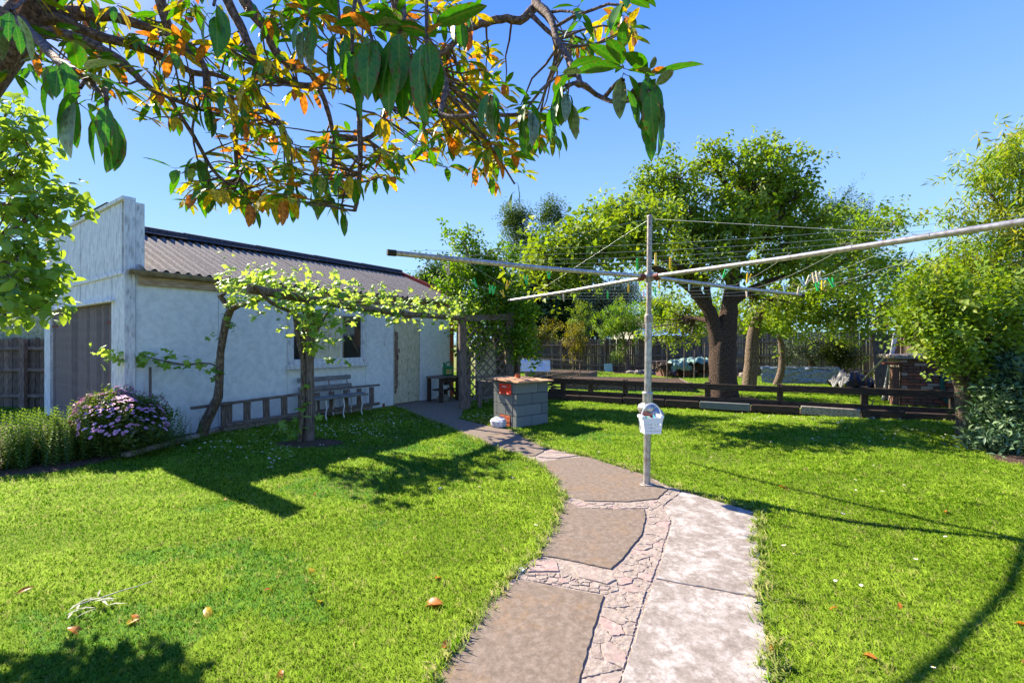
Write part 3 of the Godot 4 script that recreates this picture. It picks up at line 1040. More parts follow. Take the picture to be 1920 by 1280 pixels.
# ---------------------------------------------------------------- fences
func paling_fence(o: Node3D, a: Vector3, b: Vector3, h0: float, h1: float, w := 0.1, rails := [0.25, 0.75, 1.25], post_at := 2.4, facing := 1.0) -> void:
	# o stands at a, x along the fence
	var len := a.distance_to(b)
	var n := int(len / w)
	for i in n:
		var t := (i + 0.5) / n
		var h := lerpf(h0, h1, t) + rng.randf_range(-0.02, 0.02)
		h = snappedf(h, 0.03)
		var m := box_mesh(Vector3(snappedf(w * 0.94, 0.002), h, 0.016), 0.002)
		part(o, "paling", m, M["paling%d" % (rng.randi() % 4)], Transform3D(Basis.from_euler(Vector3(0, 0, rng.randfn() * 0.006)), Vector3(t * len, h * 0.5, -0.03 * facing + rng.randf_range(-0.006, 0.006))))
	for r in rails:
		part(o, "rail", beam_mesh(Vector3(0, r * h0 / 1.55, 0.012 * facing), Vector3(len, r * h1 / 1.55, 0.012 * facing), 0.05, 0.075), M.timber_x)
	var x := 0.3
	while x < len:
		var hh := lerpf(h0, h1, x / len) - 0.02
		boxp(o, "post", M.timber_y, Vector3(x, hh * 0.5, 0.06 * facing), Vector3(0.11, hh, 0.09))
		x += post_at

func fence_node(label: String, a: Vector3, b: Vector3, group := "") -> Node3D:
	var x := (b - a).normalized()
	return thing("paling_fence", label, "fence", Transform3D(Basis(x, UP, x.cross(UP)), a), group)

func build_left_boundary() -> void:
	var a := Vector3(-15.0, 0, -10.2)
	var b := Vector3(-9.3, 0, -10.2)
	var f := fence_node("dark weathered paling fence below the green corrugated sheet wall", a, b)
	paling_fence(f, a, b, 1.58, 1.58, 0.1, [0.28, 0.85, 1.32], 1.9)
	# neighbour's corrugated wall just behind
	var o := thing("corrugated_wall", "pale green corrugated metal shed wall standing behind the paling fence", "metal shed", flat_xf(Vector3(-15.0, 0, -10.5)))
	for i in 6:
		var m := corrugated(3.15, 9, 0.1, 0.014)
		part(o, "sheet", m, M.corrugated_green, Transform3D(Basis.from_euler(Vector3(PI * 0.5, 0, 0)), Vector3(i * 0.9, 3.15, 0.0 + (0.003 if i % 2 else 0.0))))
	boxp(o, "capping", M.galv, Vector3(2.7, 3.17, -0.3), Vector3(5.5, 0.05, 0.7))
	boxp(o, "rear_wall", M.corrugated_green, Vector3(2.7, 1.57, -1.6), Vector3(5.4, 3.1, 0.05))

func build_back_boundary() -> void:
	var l := W(905, 27.0)
	var r := W(1692, 17.6)
	var mid := l.lerp(r, 0.48)
	var f1 := fence_node("long grey paling fence behind the raised beds and citrus tree", l, mid, "boundary palings")
	paling_fence(f1, l, mid, 1.52, 1.66, 0.11)
	var f2 := fence_node("brown paling fence behind the dark shrubs and grey tarp", mid, r, "boundary palings")
	paling_fence(f2, mid, r, 1.66, 1.98, 0.11)
	var e := Vector3(9.3, 0, -7.2)
	r.y = 0
	var f3 := fence_node("sun-dappled paling fence behind the glossy dark bush", r, e, "boundary palings")
	paling_fence(f3, r, e, 1.95, 1.78, 0.11)

func build_rail_fence() -> void:
	var a := G(1036, 748)
	var b := G(1815, 792)
	var o := thing("rail_fence", "low dark brown two-rail timber fence edging the lawn", "fence", Transform3D(Basis((b - a).normalized(), UP, (b - a).normalized().cross(UP)), a))
	var len := a.distance_to(b)
	var inv := o.transform.affine_inverse()
	var px := [1055, 1107, 1172, 1327, 1463, 1622, 1790]
	var xs := []
	for p in px:
		var k: float = (p - 960.0) / F
		var d := Vector2(b.x - a.x, -(b.z - a.z))
		var t: float = (k * -a.z - a.x) / (d.x - k * d.y)
		xs.append(t * len)
	for x in xs:
		boxp(o, "post", M.dark_rail, Vector3(x, 0.28, -0.03), Vector3(0.11, 0.56, 0.09), Vector3(0, 0, rng.randfn() * 0.01))
	var ends := [-0.1, xs[2], xs[4], len]
	for i in 3:
		for row in [[0.55, 0.13], [0.255, 0.12]]:
			var y0: float = row[0] - 0.06 + rng.randf_range(-0.012, 0.012) - i * 0.01
			part(o, "rail", beam_mesh(Vector3(ends[i] + 0.01, y0, 0.035), Vector3(ends[i + 1] - 0.01, y0 - 0.01 + rng.randf_range(-0.01, 0.01), 0.035), 0.04, row[1]), M.dark_rail)
	# low edging on the lawn side: sleepers and blocks
	var x := -0.1
	var i := 0
	while x < len - 0.2:
		var w := rng.randf_range(0.55, 1.1)
		var kinds := ["dark_rail", "stone_grey", "dark_rail", "dark_rail", "block"]
		var kind: String = kinds[i % 5] if x > 2.6 else "dark_rail"
		var e := thing("edging_block", ("dark timber sleeper edging" if kind == "dark_rail" else "pale stone block edging") + " the lawn below the rail fence", "edging", o.transform * flat_xf(Vector3(x + w * 0.5, 0, 0.13)), "edging under the rail fence")
		boxp(e, "sleeper" if kind == "dark_rail" else "block", M[kind], Vector3(0, 0.075, 0), Vector3(w - 0.02, 0.15 + rng.randf_range(-0.02, 0.02), 0.1), Vector3(0, rng.randfn() * 0.015, rng.randfn() * 0.01), 0.01)
		x += w
		i += 1
	# earth behind the rails
	var poly := PackedVector2Array()
	for c in [[-0.2, 0.1], [len, 0.1], [len, -0.75], [-0.2, -0.75]]:
		var p := o.transform * Vector3(c[0], 0, c[1])
		poly.append(Vector2(p.x, p.z))
	soil_patch("garden_soil", poly, 0.06)
	# a few sticks leaning in the bed
	for s in [[1520, 745, 1533, 752], [1570, 750, 1574, 757], [1640, 748, 1632, 758], [1700, 757, 1706, 763]]:
		var q0 := P(s[0], s[1], 9.9)
		var q1 := P(s[2], s[3] + 12, 9.9)
		q1.y = 0.03
		var st := thing("garden_stick", "short dark stick poking out of the soil behind the rails", "stick", Transform3D(Basis(), q1), "sticks in the soil")
		tubep(st, "stick", M.bark_smooth, [Vector3.ZERO, q0 - q1], [0.012, 0.008], 5)

# ---------------------------------------------------------------- things between the rail fence and the back fence
func rough_stone(called: String, label: String, at: Vector3, size: Vector3, m: Material, group := "") -> Node3D:
	var b := MB.new()
	var f := FastNoiseLite.new()
	f.seed = rng.randi() % 1000
	f.frequency = 1.3
	var rows := 7
	var cols := 10
	var grid := []
	for j in rows + 1:
		var la := PI * j / rows - PI * 0.5
		for i in cols:
			var lo := TAU * i / cols
			var u := Vector3(cos(la) * cos(lo), sin(la), cos(la) * sin(lo))
			var k := 1.0 + 0.35 * f.get_noise_3dv(u * 1.2)
			var p := Vector3(signf(u.x) * pow(absf(u.x), 0.8), signf(u.y) * pow(absf(u.y), 0.7), signf(u.z) * pow(absf(u.z), 0.8)) * k * size * 0.5
			grid.append(p)
	for j in rows:
		for i in cols:
			var a: Vector3 = grid[j * cols + i]
			var c: Vector3 = grid[j * cols + (i + 1) % cols]
			var d: Vector3 = grid[(j + 1) * cols + (i + 1) % cols]
			var e: Vector3 = grid[(j + 1) * cols + i]
			if a.distance_to(c) < 1e-5:
				b.face([a, e, d])
			elif d.distance_to(e) < 1e-5:
				b.face([a, e, c])
			else:
				b.face([a, e, d, c])
	var o := part(self, called, b.done(), m, Transform3D(Basis(UP, rng.randf() * TAU), at + UP * size.y * 0.42))
	meta(o, label, "stone", group)
	return o

func sheet_mesh(w: float, l: float, wob: float, seed_: int, droop := 0.0, n := 14) -> ArrayMesh:
	var f := FastNoiseLite.new()
	f.seed = seed_
	f.frequency = 1.6
	var b := MB.new()
	var at := func(i: float, j: float) -> Vector3:
		var x := w * (i / n - 0.5)
		var z := l * (j / n - 0.5)
		var e := maxf(absf(i / n - 0.5), absf(j / n - 0.5)) * 2.0
		return Vector3(x, wob * f.get_noise_2d(x * 2.0, z * 2.0) - droop * pow(e, 5.0), z)
	for j in n + 1:
		for i in n + 1:
			var dx: Vector3 = at.call(i + 0.2, j) - at.call(i - 0.2, j)
			var dz: Vector3 = at.call(i, j + 0.2) - at.call(i, j - 0.2)
			b.vert(at.call(i, j), dz.cross(dx).normalized(), Vector2(i, j))
	for j in n:
		for i in n:
			var a := j * (n + 1) + i
			b.ix.append_array(PackedInt32Array([a, a + 1, a + n + 1, a + 1, a + n + 2, a + n + 1]))
	return b.done()

func raised_bed(label: String, a: Vector3, b: Vector3, depth: float, h: float, logs: float) -> void:
	var x := (b - a).normalized()
	var len := a.distance_to(b)
	var o := thing("raised_bed", label, "garden bed", Transform3D(Basis(x, UP, x.cross(UP)), a))
	boxp(o, "soil", M.soil, Vector3(len * 0.5, h * 0.45, -depth * 0.5), Vector3(len - 0.05, h * 0.9, depth - 0.05), Vector3.ZERO, 0.02)
	var xx := 0.0
	while xx < len * (1.0 - logs) - 0.1:
		var w := minf(1.1, len * (1.0 - logs) - xx)
		boxp(o, "edge_board", M.timber_x, Vector3(xx + w * 0.5, h * 0.5, 0.0), Vector3(w - 0.02, h, 0.04), Vector3(0, rng.randfn() * 0.01, 0))
		boxp(o, "peg", M.timber_y, Vector3(xx + w - 0.03, h * 0.52, 0.035), Vector3(0.05, h * 1.05, 0.03))
		xx += w
	while xx < len:
		var w := rng.randf_range(0.09, 0.15)
		var hh := h * rng.randf_range(0.8, 1.15)
		var t := MB.new()
		t.tube([Vector3(0, 0, 0), Vector3(0, hh, 0)], [w * 0.52, w * 0.48], 8)
		part(o, "log", t.done(), M.timber_y, Transform3D(Basis(), Vector3(xx + w * 0.5, 0, rng.randfn() * 0.01)))
		xx += w
	for s in [0.0, len]:
		boxp(o, "edge_board", M.timber_y, Vector3(s, h * 0.48, -depth * 0.5), Vector3(0.04, h * 0.96, depth))
	boxp(o, "edge_board", M.timber_x, Vector3(len * 0.5, h * 0.48, -depth), Vector3(len, h * 0.96, 0.04))

func build_beyond() -> void:
	raised_bed("long raised bed of dark soil edged with boards and upright logs", W(1052, 14.2), W(1296, 13.4), 2.2, 0.26, 0.48)
	raised_bed("small raised bed of soil with pale board edge by the yellow shrubs", W(985, 18.5), W(1104, 17.5), 1.5, 0.3, 0.0)
	# stones
	for s in [[1182, 699], [1196, 700], [1210, 697], [1222, 700], [1240, 701], [1256, 702], [1268, 700], [1284, 702], [1298, 703], [1312, 703], [1325, 704], [1392, 706], [1400, 709]]:
		rough_stone("garden_stone", "rough grey stone in the row behind the long raised bed", G(s[0], s[1] + 2), Vector3(rng.randf_range(0.25, 0.5), rng.randf_range(0.14, 0.26), rng.randf_range(0.2, 0.35)), M.stone_grey, "row of garden stones")
	for s in [[1093, 748, "brick_red"], [1066, 750, "stone_grey"]]:
		rough_stone("loose_rock", "reddish rock lying behind the rail fence" if s[2] == "brick_red" else "grey rock lying behind the rail fence", G(s[0], s[1] - 4), Vector3(0.26, 0.16, 0.2), M[s[2]])
	# pale panel leaning against the back fence
	var pn := G(1141, 696)
	var o := part(self, "foam_panel", box_mesh(Vector3(0.42, 0.4, 0.03)), M.foam_panel, Transform3D(Basis.from_euler(Vector3(-0.2, 0.15, 0.03)), pn + UP * 0.19))
	meta(o, "pale blue-white square panel leaning near the small citrus tree", "panel")
	# white sheets hung low by the trellis
	var sh := thing("white_sheet", "bluish white plastic sheet stretched low behind the stick pile", "plastic sheet", Transform3D(Basis(), W(998, 17.0)))
	part(sh, "sheet", sheet_mesh(1.35, 0.5, 0.05, 5), M.cloth_white, Transform3D(Basis.from_euler(Vector3(1.2, 0, -0.04)), Vector3(0, 0.62, 0)))
	for s in [-0.6, 0.6]:
		tubep(sh, "stake", M.timber_y, [Vector3(s, 0, -0.12), Vector3(s, 0.88, -0.12)], [0.02, 0.02], 6)
	part(sh, "top_board", beam_mesh(Vector3(-0.7, 0.9, -0.12), Vector3(1.9, 0.76, -0.12), 0.1, 0.03), M.timber_x)
	tubep(sh, "stake", M.timber_y, [Vector3(1.8, 0, -0.12), Vector3(1.8, 0.77, -0.12)], [0.02, 0.02], 6)
	# pile of sticks
	var pile := thing("stick_pile", "pile of dark branches heaped behind the concrete block incinerator", "branches", flat_xf(W(1028, 12.9)))
	for i in 22:
		var a := Vector3(rng.randf_range(-0.9, 0.3), rng.randf_range(0.06, 0.5), rng.randf_range(-0.3, 0.3))
		var b := a + Vector3(rng.randf_range(0.5, 1.2), rng.randf_range(-0.15, 0.25), rng.randf_range(-0.2, 0.2))
		a.y = maxf(a.y, 0.03); b.y = maxf(b.y, 0.03)
		tubep(pile, "branch", M.bark_smooth, bend(a, b, 3, 0.04), [0.026, 0.022, 0.018, 0.01], 5)
	boxp(pile, "board", M.timber_x, Vector3(-0.1, 0.03, 0.1), Vector3(1.6, 0.05, 0.16), Vector3(0, 0.1, 0))
	# timber stack under tarps
	var st := thing("timber_stack", "stack of old boards on bearers half covered by pale green tarps", "timber pile", flat_xf(W(1282, 19.5), 0.12))
	for i in 26:
		var y: float = 0.34 + (i / 6) * 0.075
		boxp(st, "board", [M.timber_x, M.paling0, M.dark_rail][i % 3], Vector3(rng.randf_range(-0.12, 0.12), y + rng.randf_range(-0.008, 0.008), (i % 6) * 0.16 - 0.4), Vector3(rng.randf_range(2.1, 2.7), 0.055, 0.14), Vector3(0, rng.randfn() * 0.03, rng.randfn() * 0.012))
	for s in [-0.95, 0.0, 0.95]:
		boxp(st, "bearer", M.brick_brown, Vector3(s, 0.15, 0), Vector3(0.24, 0.3, 0.8))
	part(st, "tarp", sheet_mesh(1.2, 1.1, 0.14, 31, 0.16), M.tarp_green, Transform3D(Basis(UP, 0.2), Vector3(0.55, 0.78, 0.05)))
	part(st, "tarp", sheet_mesh(0.9, 0.6, 0.14, 37, 0.2), M.tarp_green, Transform3D(Basis.from_euler(Vector3(0.5, 0, 0)), Vector3(-0.35, 0.64, 0.4)))
	for s in [[1251, 637], [1283, 652], [1302, 655], [1321, 642]]:
		var g := W(s[0], 18.4)
		var h: float = EYE - (s[1] - 640.0) / F * 18.4
		var sk := part(self, "garden_stake", tube_mesh([Vector3.ZERO, Vector3(0.01, h, 0)], [0.022, 0.018], 6), M.timber_y, Transform3D(Basis(), g))
		meta(sk, "thin upright timber stake in front of the timber stack", "stake", "stakes by the timber stack")
	# grey tarp wall
	var tp := thing("grey_tarp", "grey-blue tarp stretched along the ground under the dark shrubs", "tarp", flat_xf(W(1502, 16.2), -0.2))
	part(tp, "sheet", sheet_mesh(2.6, 0.62, 0.1, 77), M.tarp_grey, Transform3D(Basis.from_euler(Vector3(1.25, 0, 0)), Vector3(0, 0.3, 0)))
	part(tp, "fold", sheet_mesh(2.4, 0.4, 0.08, 79), M.tarp_grey, Transform3D(Basis.from_euler(Vector3(0.1, 0, 0)), Vector3(0.05, 0.55, -0.25)))
	for s in [-1.2, -0.4, 0.4, 1.2]:
		tubep(tp, "peg", M.timber_y, [Vector3(s, 0, -0.1), Vector3(s, 0.62, -0.12)], [0.02, 0.02], 5)
	var bt := thing("black_tarp", "crumpled black plastic heap beside the brick barbecue", "tarp", flat_xf(W(1607, 14.8)))
	part(bt, "sheet", sheet_mesh(1.2, 1.0, 0.3, 91, 0.4), M.tarp_black, Transform3D(Basis.from_euler(Vector3(0, 0, -0.15)), Vector3(0, 0.42, 0)))
	# white board and pole leaning on the barbecue
	var wb := thing("leaning_board", "narrow white board standing on end beside the brick barbecue", "board", flat_xf(W(1669, 11.4), 0.5))
	boxp(wb, "board", M.white_iron, Vector3(0, 0.86, 0), Vector3(0.2, 1.7, 0.03), Vector3(0.12, 0, -0.06), 0.01)
	boxp(wb, "red_edge", M.red_barge, Vector3(0.115, 0.86, 0.0), Vector3(0.02, 1.68, 0.035), Vector3(0.12, 0, -0.06), 0.004)
	var pa := P(1666, 664, 11.6)
	var pb := W(1618, 12.6) + UP * 0.42
	var pl := part(self, "leaning_pole", tube_mesh([Vector3.ZERO, pa - pb], [0.025, 0.025], 8), M.galv, Transform3D(Basis(), pb))
	meta(pl, "thin metal pole slanting from the black plastic to the white board", "pole")
	var wp := part(self, "timber_plank", box_mesh(Vector3(0.42, 1.7, 0.05)), M.timber_y, Transform3D(Basis.from_euler(Vector3(-0.05, -0.2, 0.02)), W(1654, 13.2) + UP * 0.86))
	meta(wp, "wide brown plank standing upright by the paling fence", "plank")
	build_barbecue()
	# neighbours' things behind the back fence
	var sd := thing("garden_shed", "teal garden shed with blue metal roof beyond the back fence", "shed", flat_xf(W(1238, 31.0), -0.12))
	boxp(sd, "wall", M.teal_wall, Vector3(0, 0.95, 0), Vector3(3.2, 1.9, 2.2))
	var rf := thing_part(sd, "roof")
	for i in 8:
		boxp(rf, "roof_rib", M.blue_roof, Vector3(-1.6 + i * 0.457, 2.16, 0.0), Vector3(0.04, 0.05, 2.6), Vector3(0.2, 0, 0))
	boxp(rf, "roof_sheet", M.blue_roof, Vector3(0, 2.12, 0), Vector3(3.5, 0.04, 2.6), Vector3(0.2, 0, 0))
	var hs := thing("house", "neighbouring house with brown tiled roof behind the trees", "house", flat_xf(W(1270, 44.0), 0.1))
	boxp(hs, "wall", M.house_cream, Vector3(0, 1.2, 0), Vector3(11, 2.4, 7))
	for s in [-1, 1]:
		boxp(hs, "roof", M.tile_roof, Vector3(0, 3.1, s * 1.9), Vector3(12, 0.12, 4.6), Vector3(s * 0.42, 0, 0))

func tube_mesh(pts: Array, rad: Array, sides := 8) -> ArrayMesh:
	var b := MB.new()
	b.tube(pts, rad, sides)
	return b.done()

func build_barbecue() -> void:
	var a := W(1690, 10.6)
	var b := W(1800, 10.2)
	var x := (b - a).normalized()
	var len := a.distance_to(b)
	var o := thing("brick_barbecue", "old mottled brick barbecue with slab top behind the rail fence", "barbecue", Transform3D(Basis(x, UP, x.cross(UP)), a))
	var h := 0.076
	var rows := 14
	var bm := box_mesh(Vector3(0.222, h - 0.012, 0.1), 0.005)
	var hm := box_mesh(Vector3(0.104, h - 0.012, 0.1), 0.005)
	var kinds := ["brick_brown", "brick_brown", "brick_red", "brick_pale", "brick_brown"]
	for r in rows:
		var y := r * h + h * 0.5 + 0.02
		var xx := 0.0
		if r % 2:
			part(o, "brick", hm, M[kinds[rng.randi() % 5]], Transform3D(Basis(), Vector3(0.055, y, rng.randf_range(-0.004, 0.004))))
			xx = 0.117
		while xx < len - 0.1:
			part(o, "brick", bm, M[kinds[rng.randi() % 5]], Transform3D(Basis.from_euler(Vector3(0, 0, rng.randfn() * 0.006)), Vector3(xx + 0.111, y, rng.randf_range(-0.004, 0.004))))
			xx += 0.234
	boxp(o, "mortar_core", M.mortar, Vector3(len * 0.5, rows * h * 0.5, -0.47), Vector3(len - 0.03, rows * h, 0.86))
	boxp(o, "top_slab", M.stone_grey, Vector3(len * 0.45, rows * h + 0.08, -0.42), Vector3(len + 0.25, 0.09, 1.1), Vector3(0, 0, 0.01), 0.012)
	boxp(o, "pier", M.brick_brown, Vector3(-0.1, 0.45, -0.05), Vector3(0.13, 0.9, 0.16))
	boxp(o, "iron_plate", M.rust_iron, Vector3(-0.16, 0.98, -0.05), Vector3(0.3, 0.05, 0.26))
	# coiled hose at the right-hand end
	var hose := MB.new()
	var pts := []
	for i in 120:
		var t := i / 119.0
		var an := t * TAU * 5.0
		pts.append(Vector3(cos(an) * (0.16 + 0.03 * sin(t * 9.0)), 0.5 + sin(an) * (0.38 + 0.05 * cos(t * 7.0)), 0.03 + t * 0.12))
	hose.tube(pts, [0.012], 6)
	var hp := part(self, "garden_hose", hose.done(), M.hose_green, o.transform * Transform3D(Basis(), Vector3(len - 0.2, 0.0, 0.07)))
	meta(hp, "dark green garden hose hanging in coils on the brick barbecue", "hose")
	# broken concrete lumps on top
	for i in 2:
		var s := rough_stone("concrete_lump", "small broken concrete lump lying on the barbecue slab", o.transform * Vector3(0.3 + i * 0.4, rows * h + 0.12, -0.2), Vector3(0.24, 0.07, 0.16), M.stone_white, "lumps on the barbecue")

# ---------------------------------------------------------------- block incinerator
func build_blocks() -> void:
	var c := G(968, 804)
	var xr := Vector3(0.78, 0, -0.626).normalized()
	var o := thing("block_incinerator", "square incinerator of grey concrete blocks with a plywood lid", "incinerator", Transform3D(Basis(xr, UP, xr.cross(UP)), c))
	# x along the shaded face, z towards the lawn; the sunlit face lies on x = 0, running to -z
	var w := 0.75
	var dp := 0.66
	var ch := 0.195
	for r in 4:
		var y := r * ch + ch * 0.5 + 0.005
		var spans := [[0.0, 0.36], [0.36, 0.75]] if r % 2 == 0 else [[0.0, 0.2], [0.2, 0.59], [0.59, 0.75]]
		if r == 3:
			spans = [[0.0, 0.5], [0.5, 0.75]]
		for s in spans:
			boxp(o, "block", M.block if rng.randf() < 0.6 else M.block_pale, Vector3((s[0] + s[1]) * 0.5, y, -0.05 + rng.randf_range(-0.004, 0.004)), Vector3(s[1] - s[0] - 0.008, ch - 0.009, 0.1), Vector3.ZERO, 0.005)
			boxp(o, "block", M.block, Vector3((s[0] + s[1]) * 0.5, y, -dp + 0.05), Vector3(s[1] - s[0] - 0.008, ch - 0.009, 0.1), Vector3.ZERO, 0.005)
		# the side faces between
		for side in [0.05, w - 0.05]:
			var sp := [[-0.104, -0.3], [-0.3, -dp + 0.104]] if r % 2 else [[-0.104, -dp + 0.104]]
			if side < 0.1 and r < 1:
				sp = [[-0.104, -0.16], [-0.46, -dp + 0.104]]
			for s in sp:
				boxp(o, "block", M.block if rng.randf() < 0.6 else M.block_pale, Vector3(side, y, (s[0] + s[1]) * 0.5), Vector3(0.1, ch - 0.009, absf(s[1] - s[0]) - 0.008), Vector3.ZERO, 0.005)
	# orange bricks stacked in the stoke hole
	for r in 3:
		for k in 2:
			boxp(o, "brick", M.rust_brick, Vector3(0.045 + rng.randf_range(-0.012, 0.012), 0.035 + r * 0.066, -0.235 - k * 0.15), Vector3(0.1, 0.06, 0.143), Vector3(0, rng.randfn() * 0.03, 0), 0.006)
	var lid := thing("plywood_lid", "warped orange-brown plywood sheet lying on the concrete block incinerator", "board", o.transform * flat_xf(Vector3(w * 0.5, 0.795, -dp * 0.5), 0.05))
	part(lid, "sheet", box_mesh(Vector3(w + 0.14, 0.022, dp + 0.16), 0.003), M.board_top, Transform3D(Basis.from_euler(Vector3(0.03, 0, -0.01)), Vector3(0.0, 0.012, 0)))
	part(lid, "offcut", box_mesh(Vector3(0.5, 0.014, dp + 0.12), 0.003), M.board_top, Transform3D(Basis.from_euler(Vector3(0.03, 0.03, -0.015)), Vector3(-0.16, 0.031, -0.01)))
	rough_stone("brick_bat", "rounded orange brick lump sitting on the plywood lid", o.transform * Vector3(0.36, 0.828, -0.4), Vector3(0.13, 0.1, 0.1), M.rust_brick)
	var plate := thing("red_plate", "bright orange-red plate hung on the sunlit side of the incinerator", "sign plate", o.transform * flat_xf(Vector3(-0.012, 0.66, -0.3)))
	boxp(plate, "plate", M.red_plate, Vector3(0, 0, 0), Vector3(0.014, 0.19, 0.34), Vector3(0, 0, 0.02), 0.004)
	boxp(plate, "print", M.plate_print, Vector3(-0.009, 0.045, -0.01), Vector3(0.002, 0.016, 0.12), Vector3(0, 0, 0.02), 0.0)
	boxp(plate, "lower_edge", M.red_plate, Vector3(-0.008, -0.08, 0.0), Vector3(0.02, 0.022, 0.33), Vector3(0, 0, 0.02), 0.004)
	rough_stone("white_stone", "smooth white stone at the foot of the sunlit incinerator side", G(935, 802), Vector3(0.3, 0.2, 0.22), M.stone_white)
	var fp := PackedVector2Array()
	for q in [[-0.05, 0.02], [w, 0.02], [w, -dp], [-0.05, -dp]]:
		var p := o.transform * Vector3(q[0], 0, q[1])
		fp.append(Vector2(p.x, p.z))
	no_grass.append(fp)

# ---------------------------------------------------------------- pergola, vines, trellis
func leafy(o: Node3D, list: Array, meshes: Array, mats: Array, keep := 300, rest_col := Color.WHITE) -> void:
	# list: [transform, mesh, material, size seen]; the largest become parts, the others one part
	list.sort_custom(func(a, b): return a[3] > b[3])
	var rest := {}
	for i in list.size():
		var e: Array = list[i]
		if i < keep:
			part(o, "leaf", meshes[e[1]], mats[e[2]], e[0])
		else:
			var k: int = e[2]
			if not rest.has(k):
				rest[k] = []
			rest[k].append(e)
	for k in rest:
		var mm := MultiMesh.new()
		mm.transform_format = MultiMesh.TRANSFORM_3D
		mm.mesh = meshes[rest[k][0][1]]
		mm.instance_count = rest[k].size()
		for i in rest[k].size():
			mm.set_instance_transform(i, rest[k][i][0])
		var n := MultiMeshInstance3D.new()
		n.name = "foliage"
		n.multimesh = mm
		n.material_override = mats[k]
		n.set_meta("kind", "stuff")
		o.add_child(n, true)

func leaf_xf(at: Vector3, dir: Vector3, nor: Vector3, s := 1.0) -> Transform3D:
	var y := dir.normalized()
	var z := nor - y * nor.dot(y)
	z = z.normalized() if z.length() > 0.05 else y.cross(Vector3.RIGHT).normalized()
	return Transform3D(Basis(y.cross(z), y, z).scaled(Vector3.ONE * s), at)

var vine_meshes := []
var vine_mats := []

func vine_leaves_at(list: Array, base: Vector3, c: Vector3, r: Vector3, n: int, size := 1.0) -> void:
	for i in n:
		var p := c + Vector3(rng.randfn() * r.x, rng.randfn() * r.y, rng.randfn() * r.z) * 0.55
		var dir := (Vector3(rng.randfn(), rng.randfn() * 0.5 - 0.5, rng.randfn())).normalized()
		var nor := Vector3(rng.randfn() * 0.6, 1.0, rng.randfn() * 0.6 + 0.3).normalized()
		var s := size * rng.randf_range(0.6, 1.25)
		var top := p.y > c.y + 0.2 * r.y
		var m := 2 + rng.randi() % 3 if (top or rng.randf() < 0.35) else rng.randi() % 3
		list.append([leaf_xf(p - base, dir, nor, s), rng.randi() % vine_meshes.size(), m, s / maxf(1.0, p.length())])

